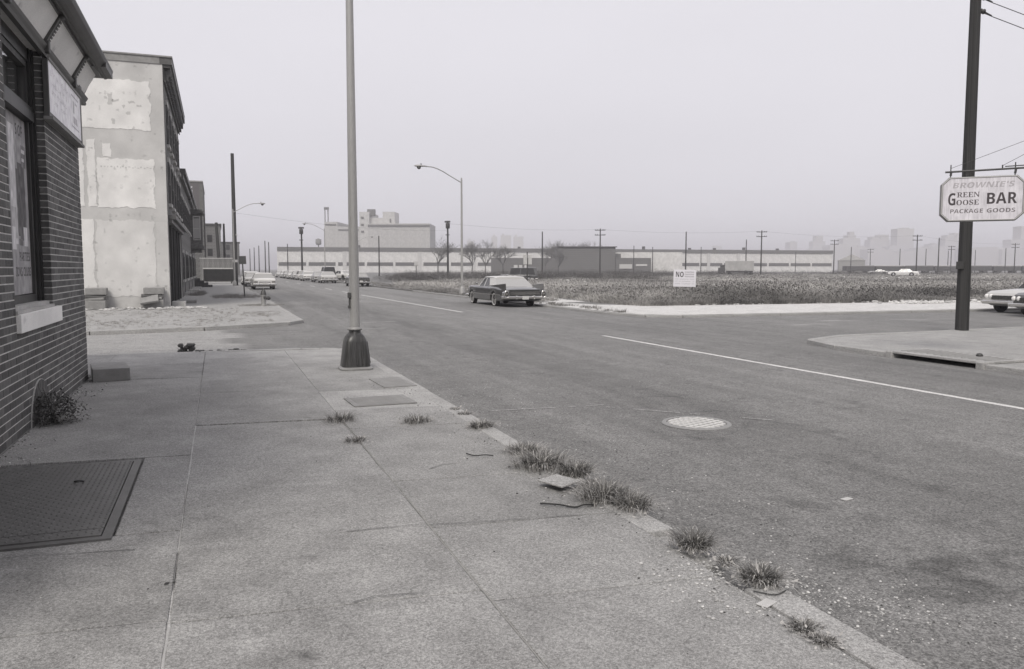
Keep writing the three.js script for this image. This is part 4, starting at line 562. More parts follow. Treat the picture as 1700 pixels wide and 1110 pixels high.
// ---------------------------------------------------------------- cars
const ctl = (a) => (s) => { if (s <= a[0][0]) return a[0][1]; for (let i = 0; i < a.length - 1; i++) if (s <= a[i + 1][0]) { const f = (s - a[i][0]) / (a[i + 1][0] - a[i][0]); const g = f * f * (3 - 2 * f) * .5 + f * .5; return a[i][1] + (a[i + 1][1] - a[i][1]) * g; } return a[a.length - 1][1]; };
const paint = (v, o = {}) => new THREE.MeshPhysicalMaterial({ color: C(v), roughness: o.r ?? .35, metalness: o.m ?? .0, clearcoat: o.cc ?? .9, clearcoatRoughness: o.ccr ?? .12, bumpMap: T_bump, bumpScale: .0004 });
const wheelCache = {};
function addWheel(t, x, y, z, R, side, white) {
  const key = R + '_' + white; if (!wheelCache[key]) wheelCache[key] = { tyre: new THREE.LatheGeometry([[R * .60, -.085], [R * .80, -.10], [R * .95, -.095], [R, -.07], [R, .07], [R * .95, .095], [R * .80, .10], [R * .60, .085]].map(p => new THREE.Vector2(p[0], p[1])), 28).rotateZ(Math.PI / 2), rim: merge([new THREE.LatheGeometry([[0, .11], [.05, .105], [.08, .085], [R * .45, .09], [R * .6, .07], [R * .62, .085]].map(p => new THREE.Vector2(p[0], p[1])), 24).rotateZ(-Math.PI / 2)]), ww: new THREE.LatheGeometry([[R * .64, .090], [R * .8, .1025], [R * .82, .1]].map(p => new THREE.Vector2(p[0], p[1])), 28).rotateZ(-Math.PI / 2) };
  const w = new THREE.Group(); w.name = 'wheel'; w.position.set(x, y, z); if (side < 0) w.rotation.y = Math.PI; t.add(w);
  const c = wheelCache[key]; part(w, 'tyre', c.tyre, mat.rubber); part(w, 'rim', c.rim, mat.chrome); if (white) part(w, 'whitewall', c.ww, mat.white);
}
function makeCar(label, pos, ry, o = {}) {
  const L = o.L ?? 5.1, W = o.W ?? 1.92, H = o.H ?? 1.42, R = .345, g = thing(o.name || 'parked_car', label, 'car', pos, ry, o.group);
  const pm = o.paint || paint(.6), roofM = o.roof || pm;
  const zf = -L / 2, zAxF = zf + (o.fo ?? .88), zAxR = zAxF + (o.wb ?? 3.02);
  const sh = ctl(o.sh || [[0, .70], [.015, .80], [.06, .87], [.3, .92], [.62, .93], [.86, .92], [.96, .89], [.99, .85], [1, .80]]), hw = ctl(o.hw || [[0, .80], [.02, .88], [.1, .965], [.3, 1], [.75, 1], [.95, .955], [.985, .92], [1, .86]]), cr = ctl(o.cr || [[0, .0], [.08, .05], [.3, .05], [.5, .02], [.75, .03], [.95, .03], [1, 0]]), yb0 = ctl(o.yb || [[0, .42], [.02, .34], [.08, .26], [.9, .26], [.97, .36], [1, .46]]);
  const N = 96, rings = []; const zs = []; for (let i = 0; i <= N; i++) zs.push(i / N); for (const q of [.004, .012, .018, .984, .99, .996]) zs.push(q); for (const za of [zAxF, zAxR]) for (const k of [-.41, -.405, -.39, -.36, .36, .39, .405, .41]) zs.push((za + k - zf) / L); zs.sort((a, b) => a - b);
  for (const s of zs) {
    const z = zf + s * L, w = W / 2 * hw(s), ys = sh(s), c = cr(s); let yb = yb0(s); for (const za of [zAxF, zAxR]) { const d = Math.abs(z - za); if (d < .41) yb = Math.max(yb, .33 + Math.sqrt(.41 * .41 - d * d) * (o.arch ?? .9)); } yb = Math.min(yb, ys - .1);
    const cw = Math.min(.14, (ys - yb) * .3), um = yb + (ys - yb) * .42; const half = [[w * .55, yb], [w * .93, yb + .01], [w * .985, yb + .05], [w, um], [w * .995, ys - cw * .8], [w * .975, ys - cw * .3], [w * .93, ys], [w * .82, ys + c * .25], [w * .45, ys + c * .85], [0, ys + c]];
    rings.push([...half.map(([x, y]) => [x, y, z]), ...half.slice(0, -1).reverse().map(([x, y]) => [-x, y, z])]);
  }
  const n = rings[0].length; { const a = rings[0], b = rings[rings.length - 1]; const mid = (r) => { const y = r.reduce((q, p) => q + p[1], 0) / n; return r.map(() => [0, y, r[0][2]]); }; rings.unshift(mid(a)); rings.push(mid(b)); }
  { const P = rings.flat(2), I = []; for (let j = 0; j < rings.length - 1; j++) for (let i = 0; i < n; i++) { const k = (i + 1) % n, a = j * n + i, b = j * n + k, c = a + n, d = b + n; I.push(a, b, c, b, d, c); } const q = new THREE.BufferGeometry(); q.setAttribute('position', new THREE.Float32BufferAttribute(P, 3)); q.setIndex(I); const m = mergeVertices(q); part(g, 'body', buv(toCreasedNormals(m, .55)), pm); }
  // greenhouse
  const S = (s) => zf + s * L; const [b0, b1, t0, t1] = o.gh || [.335, .80, .42, .70]; const zb0 = S(b0), zb1 = S(b1), zt0 = S(t0), zt1 = S(t1); const yB = Math.min(sh(b0), sh(b1)) - .01, yB0 = sh(b0) - .005, yB1 = sh(b1) - .005, yT = H - .075, bw = W / 2 * .90, tw = W / 2 * (o.tw ?? .70);
  const rs = []; for (const [s, dy, k] of [[0, -.035, .93], [.04, -.012, .985], [.25, .0, 1], [.75, .0, 1], [.96, -.012, .985], [1, -.035, .93]]) { const z = zt0 - .06 + (zt1 - zt0 + .12) * s, w = (tw + .02) * k; const yy = H + dy; rs.push([[w, yy - .085, z], [w + .012, yy - .055, z], [w * .92, yy - .02, z], [w * .6, yy - .003, z], [0, yy, z], [-w * .6, yy - .003, z], [-w * .92, yy - .02, z], [-w - .012, yy - .055, z], [-w, yy - .085, z], [0, yy - .085, z]]); }
  { const f = rs[0], l = rs[rs.length - 1]; rs.unshift(f.map(p => [0, f[0][1] + .03, p[2]])); rs.push(l.map(p => [0, l[0][1] + .03, p[2]])); part(g, 'roof', loftRings(rs.map(r => r.slice().reverse())), roofM); }
  const q = (a, b, c, d, t, m, name) => part(g, name, prism4([a, b, c, d], t), m);
  q([bw, yB0, zb0], [-bw, yB0, zb0], [-tw, yT, zt0], [tw, yT, zt0], .012, o.wind || mat.glass, 'windshield'); q([-bw, yB1, zb1], [bw, yB1, zb1], [tw, yT, zt1], [-tw, yT, zt1], .012, o.rearGlass || mat.dusty, 'rear_window');
  const sidePt = (f, v, s, off = 0) => [s * (bw + (tw - bw) * v + off), (yB0 + (yB1 - yB0) * f) + (yT - (yB0 + (yB1 - yB0) * f)) * v, (zb0 + (zb1 - zb0) * f) + ((zt0 + (zt1 - zt0) * f) - (zb0 + (zb1 - zb0) * f)) * v];
  const cpi = o.cp ?? .70, bp = o.bp ?? .40; const quadS = (f0, f1, s, off, t, m, name, g0, g1) => { const a = sidePt(f0, 0, s, off), b = sidePt(f1, 0, s, off), c = sidePt(g1 ?? f1, 1, s, off), d = sidePt(g0 ?? f0, 1, s, off); return part(g, name, s > 0 ? prism4([b, a, d, c], t) : prism4([a, b, c, d], t), m); };
  for (const s of [1, -1]) {
    quadS(.03, bp, s, 0, .02, o.side || mat.glass, 'side_window'); quadS(bp, cpi, s, 0, .02, o.side || mat.glass, 'side_window'); quadS(0, .04, s, .008, .03, roofM, 'front_pillar'); quadS(bp - .012, bp + .012, s, .007, .03, roofM, 'middle_pillar'); quadS(cpi, 1, s, .006, .04, roofM, 'rear_pillar', cpi - .06, 1);
    for (const za of [zAxF, zAxR]) addWheel(g, s * (W / 2 - .16), R, za, R, s, !!o.white);
    part(g, 'side_trim', merge([bb(s * (W / 2 - .01), s * (W / 2 + .012), .56, .585, S(.1), S(.92))]), mat.chrome);
  }
  // ends
  const yr = o.by ?? .44, L2 = L / 2;
  part(g, 'rear_bumper', merge([rbx(W * .97, .14, .16, .05, 0, yr, L2 - .01), ...[-1, 1].map(s => rbx(.09, .2, .12, .04, s * .42, yr, L2 + .05)), ...[-1, 1].map(s => rbx(.1, .13, .4, .04, s * (W / 2 - .05), yr, L2 - .17))]), mat.chrome);
  part(g, 'front_bumper', merge([rbx(W * .98, .15, .16, .05, 0, .43, -L2 + .0), ...[-1, 1].map(s => rbx(.1, .14, .4, .04, s * (W / 2 - .05), .43, -L2 + .17))]), mat.chrome);
  part(g, 'grille', merge([bx(W * .56, .16, .04, 0, .62, -L2 - .003), ...Array.from({ length: 9 }, (_, i) => bx(.02, .17, .05, -W * .25 + i * W * .0625, .62, -L2 - .012))]), mat.iron);
  const hg = lathe([[0, .03], [.05, .025], [.075, 0], [.09, -.02], [.09, -.05]], 14).rotateX(-Math.PI / 2); for (const k of [-.80, -.60, .60, .80]) { const hq = part(g, 'headlight', hg, mat.lamp); hq.position.set(k * W / 2, .66, -L2 - .01); }
  if (o.tail !== 'none') for (const s of [-1, 1]) part(g, 'taillight', o.tail === 'round' ? lathe([[0, .04], [.07, .03], [.085, 0], [.085, -.03]], 16).rotateX(Math.PI / 2).translate(s * W * .37, .65, L2) : rbx(.3, .11, .05, .02, s * W * .37, .66, L2 + .0), mat.lens);
  part(g, 'rear_panel', bx(W * .5, .1, .03, 0, .64, L2 + .002), o.rearPanel || mat.chrome); part(g, 'license_plate', rbx(.31, .155, .015, .006, 0, o.py ?? .53, L2 + .085), mat.white);
  g.userData.L = undefined; delete g.userData.L; return g;
}
const Yr = ROAD - .005;
{ // the finned sedan
  const pm = paint(.045, { r: .3, cc: 1, ccr: .08 }); const L = 5.72, W = 2.03;
  const g = makeCar('dark finned luxury sedan with a pale roof parked at the far corner', [13.0, Yr, -36.45], 0.01, { name: 'finned_car', L, W, H: 1.41, paint: pm, roof: paint(.55, { r: .45, cc: .3 }), fo: .92, wb: 3.3, white: true, tail: 'none', sh: [[0, .72], [.015, .84], [.05, .90], [.3, .93], [.6, .92], [.8, .90], [.93, .86], [.985, .82], [1, .74]], cr: [[0, 0], [.08, .04], [.3, .04], [.5, .02], [.75, .05], [.93, .05], [1, 0]], gh: [.33, .80, .40, .655], tw: .72, cp: .60, bp: .30, by: .46, py: .45, rearPanel: mat.steel });
  const L2 = L / 2;
  for (const s of [-1, 1]) {
    const fin = []; const st = 14; const P = []; for (let i = 0; i <= st; i++) { const f = i / st, z = -.15 + f * (L2 + .12), top = .93 + .155 * Math.pow(f, 1.3) - (f > .97 ? .02 : 0), th = .03 + .05 * (1 - f), xo = s * (W / 2 - .13 + .03 * f), yb = .90 - .14 * f; fin.push([[xo + .022, yb, z], [xo + .018, (yb + top) / 2, z], [xo + .010, top, z], [xo - .010, top, z], [xo - .022, (yb + top) / 2 - .02, z], [xo - .05, yb, z]]); }
    const a = fin[0], b = fin[st]; fin.unshift(a.map(p => [p[0], a[0][1], a[0][2] - .05])); fin.push(b.map(() => [s * (W / 2 - .10), .90, b[0][2] + .01])); part(g, 'tail_fin', loftRings(fin), pm); part(g, 'fin_blade_trim', rod([s * (W / 2 - .13), .945, .3], [s * (W / 2 - .10), 1.088, L2 - .04], .013, .013, 6), mat.chrome);
    const pod = part(g, 'bumper_pod', lathe([[.12, -.34], [.15, -.12], [.165, 0], [.15, .05], [.115, .06], [.105, .03]], 22).rotateX(Math.PI / 2).scale(.78, 1.22, 1).translate(s * (W / 2 - .12), .60, L2 + .02), mat.chrome); part(pod, 'taillight', lathe([[0, .10], [.03, .085], [.06, .05], [.09, .02], [.105, -.02]], 18).rotateX(Math.PI / 2).scale(.78, 1.22, 1).translate(s * (W / 2 - .12), .60, L2 + .03), mat.lens);
  }
  part(g, 'rear_grille', merge(Array.from({ length: 11 }, (_, i) => bx(W * .70, .006, .03, 0, .60 + i * .014, L2 + .012))), mat.chrome); part(g, 'deck_edge_trim', bx(W * .72, .03, .05, 0, .80, L2 - .01), mat.iron);
  part(g, 'door_mirror', merge([rod([-W / 2 + .02, .92, -.75], [-W / 2 - .06, 1.02, -.75], .012), rbx(.12, .09, .06, .02, -W / 2 - .07, 1.05, -.75)]), mat.chrome);
  part(g, 'vent_trim', merge([rod([-.90, .94, -.62], [-.78, 1.28, -.38], .014), rod([.90, .94, -.62], [.78, 1.28, -.38], .014)]), mat.chrome);
}
const wht = paint(.66, { r: .4, cc: .5 }), gry = paint(.36, { r: .4, cc: .6 }), dkg = paint(.05), sil = paint(.48, { r: .4, cc: .5 });
const boxy = { sh: [[0, .78], [.015, .88], [.06, .92], [.3, .95], [.62, .95], [.86, .95], [.975, .93], [.99, .90], [1, .84]], gh: [.34, .79, .43, .71] };
makeCar('white boxy sedan parked at the near end of the left kerb', [3.72, Yr, -72.5], 0.01, { ...boxy, paint: wht, W: 1.9 });
makeCar('pale grey sedan half hidden behind the white boxy sedan', [3.45, Yr, -84.5], 0, { paint: sil });
makeCar('white wagon parked behind the pale grey sedan on the left kerb', [3.4, Yr, -91.5], 0, { paint: wht, H: 1.5, gh: [.3, .98, .4, .94], cp: .93 });
makeCar('dark sedan with pale roof parked alone on the right kerb', [13.1, Yr, -80], 0, { ...boxy, paint: dkg, roof: sil, W: 1.85, L: 4.7, H: 1.44 });
makeCar('pale grey finned sedan heading the row of parked cars', [12.7, Yr, -100], -.03, { paint: sil, W: 1.98, sh: [[0, .72], [.02, .84], [.06, .9], [.3, .93], [.6, .93], [.8, .95], [.95, .97], [.99, .93], [1, .82]] });
makeCar('grey sedan second in the row of parked cars', [12.6, Yr, -106.8], -.02, { paint: gry }); makeCar('white hooded sedan third in the row of parked cars', [12.2, Yr, -117], 0, { ...boxy, paint: wht });
makeCar('white wagon fourth in the row of parked cars', [12.4, Yr, -127], 0, { paint: wht, H: 1.5, gh: [.3, .97, .4, .92], cp: .92 }); makeCar('silver sedan fifth in the row of parked cars', [12.3, Yr, -134], 0, { paint: sil }); makeCar('white sedan sixth in the row of parked cars', [12.2, Yr, -141.5], 0, { paint: wht }); makeCar('grey sedan seventh in the row of parked cars', [12.1, Yr, -149], 0, { paint: gry });
makeCar('white sedan eighth in the row of parked cars', [12.2, Yr, -157], 0, { paint: wht }); makeCar('pale sedan at the far end of the row of parked cars', [12.1, Yr, -168], 0, { paint: sil });
makeCar('dark panel van rising above the row of parked cars', [15.2, 0, -119], 0, { paint: dkg, H: 1.95, gh: [.24, .99, .3, .97], cp: .5, rearGlass: mat.glass }); makeCar('white sedan parked off the street behind the grey finned sedan', [17.6, 0, -121], .5, { paint: wht });
makeCar('white sedan seen side on in the middle of the weeds', [119, .25, -113.5], Math.PI / 2 - .75, { paint: wht, H: 1.4 }); makeCar('grey fastback car seen side on in the weeds', [164, .1, -164.5], Math.PI / 2 - .75, { paint: sil, gh: [.3, .9, .45, .6] }); makeCar('dark boxy van parked in the weeds behind the finned sedan', [37.2, -.05, -98.3], 1.2, { paint: dkg, H: 1.85, gh: [.24, .99, .3, .97], cp: .93, rearGlass: mat.glass });
makeCar('pale sedan with quad headlights parked nose out on the side street', [31.75, Yr, -22.75], Math.PI / 2, { paint: sil, L: 5.3, W: 1.98, H: 1.42 });
makeCar('dark sedan with a heavy chrome bumper parked on the near side of the side street', [30.2, Yr, -20.35], Math.PI / 2, { paint: dkg, L: 5.4, W: 1.98 });
{ // truck trailer in the lot
  const t = thing('box_trailer', 'pale box trailer standing in the weeds before the warehouse', 'trailer', [117.1, 0, -160.3], -.62); part(t, 'box', rbx(6.6, 2.3, 2.4, .06, 0, 2.35, 0), M(.42, { map: T_plast })); part(t, 'chassis', bx(6.2, .3, 2, 0, 1.0, 0), mat.iron); for (const x of [-2.2, 1.6, 2.6]) part(t, 'wheel', merge([new THREE.CylinderGeometry(.5, .5, 2.4, 16).rotateX(Math.PI / 2).translate(x, .45, 0).toNonIndexed()]), mat.rubber); part(t, 'cab', merge([rbx(1.6, 1.5, 2.1, .15, -4.1, 1.2, 0), rbx(1.1, .8, 1.9, .12, -3.9, 2.2, 0)]), mat.iron);
}
// ---------------------------------------------------------------- vegetation
function bladeTuft(n, h, spread, w, lean = .7, droop = .5) { // grass blades of three segments each
  const P = []; for (let i = 0; i < n; i++) {
    const a = rr(0, 6.283), rad = spread * Math.sqrt(rnd()) * .55, x = Math.cos(a) * rad, z = Math.sin(a) * rad, hh = h * rr(.45, 1.05), b = a + rr(-.7, .7), l = hh * lean * rr(.25, 1.1), ww = w * rr(.6, 1.2), px = -Math.sin(b + rr(-.5, .5)), pz = Math.cos(b); const pt = (t) => [x + Math.cos(b) * l * t * t, hh * (t - droop * t * t * t * rr(.6, 1)), z + Math.sin(b) * l * t * t];
    const q = [pt(0), pt(.4), pt(.75), pt(1)], k = [1, .85, .55, 0]; for (let s = 0; s < 3; s++) { const A = q[s], B = q[s + 1], wa = ww * k[s], wb = ww * k[s + 1]; const v = (p, o) => [p[0] + px * o, p[1], p[2] + pz * o]; P.push(...v(A, -wa), ...v(A, wa), ...v(B, wb)); if (wb > 0) P.push(...v(A, -wa), ...v(B, wb), ...v(B, -wb)); }
  }
  const g = new THREE.BufferGeometry(); g.setAttribute('position', new THREE.Float32BufferAttribute(P, 3)); g.computeVertexNormals(); return g;
}
const leafM = (v) => new THREE.MeshPhysicalMaterial({ color: C(v, .02), roughness: .85, transmission: 0, side: THREE.DoubleSide });
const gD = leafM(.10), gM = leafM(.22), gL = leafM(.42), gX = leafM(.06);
function tuft(x, z, r, h, n, label, grp, y = 0) { const t = thing('grass_tuft', label, 'grass tuft', [x, y, z], 0, grp); r *= rr(1.1, 1.5); const q = rr(.75, 1.1); part(t, 'green_blades', bladeTuft(n, h * q, r, .004, .9), gD); part(t, 'lighter_blades', bladeTuft(Math.round(n * .7), h * q * rr(.8, 1.15), r * rr(1, 1.5), .0035, rr(1, 1.8)), gM); part(t, 'dead_leaves', leafClump(16, r * 1.1, .02, .03), gL); part(t, 'dry_blades', bladeTuft(Math.round(n * .5) + 14, h * .85, r * 1.5, .003, 1.6, .75), gL); return t; }
const K1 = 'grass tuft growing out of the kerb joint by the road', K2 = 'grass tuft growing from a crack in the sidewalk slabs';
const SL = ['spiky grass tuft on the slab joint before the larger iron lid', 'small flat grass tuft on the same slab joint, away from the lid', 'low wide grass tuft in the slab crack towards the kerb']; let sI = 0;
for (const [x, z, r, h, n] of [[1.22, -8.7, .17, .13, 90], [1.21, -7.62, .13, .08, 60], [1.98, -8.33, .2, .10, 110]]) tuft(x, z, r, h, n, SL[sI++], 'tufts in the slab cracks');
const KL = ['grass tuft at the kerb nearest the iron lids', 'low grass tuft at the kerb just before the big clump', 'biggest grass clump at the kerb above the broken tile', 'grass tuft on the road side of the big clump', 'small grass tuft beside the broken tile', 'wide straggly grass clump beside the bent twig', 'upright grass tuft at the end of the straggly clump', 'dark bushy grass tuft where the kerb is broken', 'tiny grass tuft between two bushy tufts at the broken kerb', 'bushy grass tuft beside the paper scrap and short stick', 'flat weed patch in the crack behind the kerb stone', 'flat weed patch at the end of the kerb crack', 'thin grass sprig on the kerb by the lid', 'tiny sprig on the kerb close to the lids'];
let kI = 0;
for (const [x, z, r, h, n] of [[2.55, -7.82, .18, .13, 150], [2.55, -6.6, .17, .14, 170], [2.52, -6.08, .22, .19, 260], [2.66, -5.72, .16, .16, 170], [2.62, -5.35, .12, .10, 100], [2.58, -5.05, .2, .17, 200], [2.66, -4.78, .15, .15, 140], [2.62, -3.96, .13, .13, 200], [2.64, -3.66, .07, .07, 50], [2.66, -3.4, .13, .12, 190], [2.49, -2.86, .09, .05, 90], [2.48, -2.72, .08, .04, 70], [2.6, -8.6, .12, .05, 50], [2.6, -8.95, .07, .04, 30]]) tuft(x, z, r, h, n, KL[kI++], 'tufts along the kerb');
{ // bricked arch of the old cellar window at the foot of the wall
  const t = thing('cellar_arch', 'low brick arch of an old cellar window behind the weed', 'arch', [-1.85, -.02, -9.86]); const e = (a, k) => [Math.cos(a) * (.50 - k), Math.sin(a) * (.47 - k)];
  const ring = (k0, k1) => { const o = []; for (let i = 0; i <= 24; i++) o.push(e(Math.PI * i / 24, k0)); for (let i = 24; i >= 0; i--) o.push(e(Math.PI * i / 24, k1)); const g = extr(o, .012); g.rotateY(Math.PI / 2); return buv(g); };
  part(t, 'mortar_rim', ring(-.006, .14), M(.6, { map: T_grain })); part(t, 'opening', (() => { const o = []; for (let i = 0; i <= 24; i++) o.push(e(Math.PI * i / 24, .15)); const g = extr(o, .008); g.rotateY(Math.PI / 2); return buv(g); })(), M(.13, { map: T_brick }));
  const bm = [.15, .19].map(v => M(v, { map: T_brick })); for (let i = 0; i < 15; i++) { const a = Math.PI * (i + .5) / 15, p = e(a, .068); part(t, 'arch_brick', bx(.03, .128, .078, .003, p[1], -p[0], 0, 0, 0).rotateX(0), bm[i % 2]).rotation.set(0, 0, 0); const m = t.children[t.children.length - 1]; m.geometry = bx(.03, .128, .078); m.position.set(.003, p[1], -p[0]); m.rotation.x = a - Math.PI / 2; }
}
function leafClump(n, r, h, ls) { const P = []; for (let i = 0; i < n; i++) { const a = rr(0, 6.283), q = r * Math.pow(rnd(), .5), y = h * Math.pow(rnd(), .8) * (1 - .45 * q / r), c = [Math.cos(a) * q, y, Math.sin(a) * q]; const b = rr(0, 6.283), e = rr(-.9, .9), l = ls * rr(.6, 1.3); const u = [Math.cos(b) * Math.cos(e), Math.sin(e), Math.sin(b) * Math.cos(e)], v = [-Math.sin(b), rr(-.3, .3), Math.cos(b)]; const p = (s, t) => [c[0] + u[0] * l * s + v[0] * l * t, c[1] + u[1] * l * s + v[1] * l * t, c[2] + u[2] * l * s + v[2] * l * t]; P.push(...p(0, 0), ...p(.5, .28), ...p(1, 0), ...p(0, 0), ...p(1, 0), ...p(.5, -.28)); } const g = new THREE.BufferGeometry(); g.setAttribute('position', new THREE.Float32BufferAttribute(P, 3)); g.computeVertexNormals(); return g; }
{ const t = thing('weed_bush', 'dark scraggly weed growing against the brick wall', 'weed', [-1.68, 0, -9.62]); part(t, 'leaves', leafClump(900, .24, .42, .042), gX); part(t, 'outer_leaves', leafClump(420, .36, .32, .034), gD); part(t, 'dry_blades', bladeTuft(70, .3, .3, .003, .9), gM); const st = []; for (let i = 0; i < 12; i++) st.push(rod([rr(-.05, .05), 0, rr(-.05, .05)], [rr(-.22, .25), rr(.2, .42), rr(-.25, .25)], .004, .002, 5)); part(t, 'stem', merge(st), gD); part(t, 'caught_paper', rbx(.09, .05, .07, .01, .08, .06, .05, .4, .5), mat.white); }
// instanced stuff
function scatter(name, label, geo, m, list) { // list of [x, y, z, s, sy, rot]
  const im = new THREE.InstancedMesh(geo, m, list.length); const d = new THREE.Object3D(); list.forEach(([x, y, z, s, sy, r, tone], i) => { d.position.set(x, y, z); d.scale.set(s, sy, s); d.rotation.set(0, r, 0); d.updateMatrix(); im.setMatrixAt(i, d.matrix); if (tone !== undefined) im.setColorAt(i, new THREE.Color(tone, tone, tone)); }); im.name = numbered(name); im.castShadow = im.receiveShadow = true; im.userData.kind = 'stuff'; im.userData.label = label; im.userData.category = name.replace(/_/g, ' ').split(' ').slice(-2).join(' '); scene.add(im); return im;
}
const inPave = (x, z) => (z > -30.0 - (x < 36 ? (36 - x) * .05 : 0) - .5 * fbm(x * .5, z, 2)) || (x < 17.2 && z > -36.5) || (x < 20.6 + .02 * z && z > -38 && x < 17.5);
{ // weeds of the vacant lot
  const tA = bladeTuft(40, .5, .7, .007, .6, .3), tB = bladeTuft(26, .45, .6, .012, .8, .4), cl = leafClump(50, .42, .6, .085);
  const A = [], B = [], Cc = [], D = [];
  const ok = (x, z) => x > 14.6 && !inPave(x, z);
  for (let i = 0; i < 62000; i++) {
    const az = (rr(12, 62)) * Math.PI / 180, d = 30 * Math.exp(rnd() * Math.log(300 / 30)), x = Math.sin(az) * d, z = -Math.cos(az) * d; if (!ok(x, z)) continue;
    const pathX = 16.3 + (-z - 36) * .05; if (z < -36 && z > -90 && Math.abs(x - pathX - .9) < .9 && rnd() < .93) continue;
    const dens = fbm(x * .09, z * .06, 3); if (rnd() > .55 + dens * .8) continue; const s = Math.min(6, .55 + d * .0115) * rr(.7, 1.25), fringe = Math.min(1, .35 + Math.max(0, Math.min(x - 14.6, -z - 29)) * .18), hh = (.3 + 1.4 * Math.max(.1, 1.6 * fbm(x * .13 + 5, z * .09, 4) - .35)) * rr(.6, 1.15) * Math.min(1, fringe); const tone = .30 + 1.5 * Math.max(.1, 1.7 * fbm(x * .10 + 30, z * .07, 4) - .35) * rr(.85, 1.15);
    const r = rnd(); const q = [x, -.03, z, s, hh, rr(0, 6.28), Math.min(1.3, tone)]; (r < .48 ? A : r < .76 ? B : Cc).push(q);
  }
  // darker clumps at the front edge and the bramble bank
  for (let i = 0; i < 900; i++) { const x = rr(18, 60), z = -31.0 - .8 * Math.pow(rnd(), 2) * 4 - (x < 24 ? (24 - x) * .25 : 0); if (fbm(x * .35, 3, 3) < .46) continue; D.push([x, -.03, z, rr(.5, 1.1), rr(.4, .85), rr(0, 6.28), rr(.5, .9)]); }
  for (let b = 0; b < 120; b++) { const f = rnd(), k = rnd(), cx = 19 + f * 38 + k * 9, cz = -96 - k * 40, R = rr(1.2, 3.6), Hh = rr(.9, 2.1) * (.6 + .8 * fbm(cx * .12, cz * .12, 2)), tn = rr(.45, 1.0); for (let i = 0; i < 26 * R; i++) { const a = rr(0, 6.28), q = Math.sqrt(rnd()), hy = Hh * Math.sqrt(Math.max(.05, 1 - q * q)); D.push([cx + Math.cos(a) * q * R, rr(-.05, hy * .72), cz + Math.sin(a) * q * R, rr(.5, 1.3), rr(.4, 1.0), rr(0, 6.28), tn * rr(.8, 1.2)]); } }
  for (let i = 0; i < 5200; i++) { const x = rr(40, 170), z = -118 - 72 * rnd() + (x > 105 ? (x - 105) * .3 : 0); if (fbm(x * .08, z * .1, 3) < .47) continue; D.push([x, rr(-.05, .7), z, rr(1.0, 2.4), rr(.7, 1.6), rr(0, 6.28), rr(.5, .9)]); }
  for (let i = 0; i < 700; i++) { const x = 40 + rr(-4, 5), z = -37 + rr(-4, 4); D.push([x, 0, z, rr(.5, 1), rr(.5, 1.2), rr(0, 6.28), rr(.4, .8)]); }
  scatter('lot_grass', 'thin dry grass and weeds covering the vacant lot', tA, new THREE.MeshStandardMaterial({ color: C(.43, .02), roughness: .9, side: THREE.DoubleSide }), A); scatter('lot_weeds', 'broad bladed weeds mixed through the vacant lot', tB, new THREE.MeshStandardMaterial({ color: C(.29, .02), roughness: .9, side: THREE.DoubleSide }), B);
  scatter('lot_leaves', 'leafy low plants mixed through the vacant lot', cl, new THREE.MeshStandardMaterial({ color: C(.21, .02), roughness: .9, side: THREE.DoubleSide }), Cc); scatter('lot_brambles', 'dark bramble bank across the vacant lot', cl, new THREE.MeshStandardMaterial({ color: C(.12, .02), roughness: .9, side: THREE.DoubleSide }), D);
  const V = []; for (let i = 0; i < 1500; i++) { const z = -27 - 90 * Math.pow(rnd(), 1.5), x = rr(14.3, 16.0 + .02 * -z); if (z > -37 && x > 14.9) continue; if (fbm(x * .8, z * .35, 3) < .45) continue; V.push([x, 0, z, rr(.35, .8), rr(.2, .6), rr(0, 6.28), rr(.6, 1.1)]); }
  scatter('verge_grass', 'patchy grass on the verge along the right kerb', tB, new THREE.MeshStandardMaterial({ color: C(.26, .02), roughness: .9, side: THREE.DoubleSide }), V);
  const F = []; for (let i = 0; i < 7000; i++) { const x = rr(-14, 1.9), z = rr(-24.0, -36.8); const p = fbm(x * .6, z * .5 + 9, 3); if (p + rr(-.16, .16) < .55 + (x > -1 ? .08 : 0) || (z > -25.6 && x > 0)) continue; if (rnd() < .45) continue; F.push([x, 0, z, rr(.08, .24), rr(.05, .2), rr(0, 6.28), rr(.7, 1.3)]); }
  for (let i = 0; i < 260; i++) { const a = rr(0, 6.28), r = Math.pow(rnd(), .9) * (.5 + .9 * fbm(Math.cos(a) * 1.5 + 7, Math.sin(a) * 1.5, 3)); F.push([.95 + Math.cos(a) * r * 1.5, 0, -49.5 + Math.sin(a) * r * 3, rr(.2, .45), rr(.15, .55), rr(0, 6.28), rr(.7, 1.1)]); F.push([1.75 + Math.cos(a) * r * 1.1, 0, -37.8 + Math.sin(a) * r * 1.2, rr(.10, .22), rr(.05, .2), rr(0, 6.28), rr(.7, 1.1)]); if (i < 130) { F.push([1.5 + Math.cos(a) * r * .8, 0, -30.5 + Math.sin(a) * r * 2, rr(.1, .25), rr(.05, .12), rr(0, 6.28), .9]); F.push([-1.2 + Math.cos(a) * r * .5, 0, -55 + Math.sin(a) * r * 3, rr(.3, .5), rr(.3, .8), rr(0, 6.28), .7]); } }
  scatter('corner_grass', 'sparse trampled grass where the demolished house stood', tA, new THREE.MeshStandardMaterial({ color: C(.30, .02), roughness: .9, side: THREE.DoubleSide }), F);
}
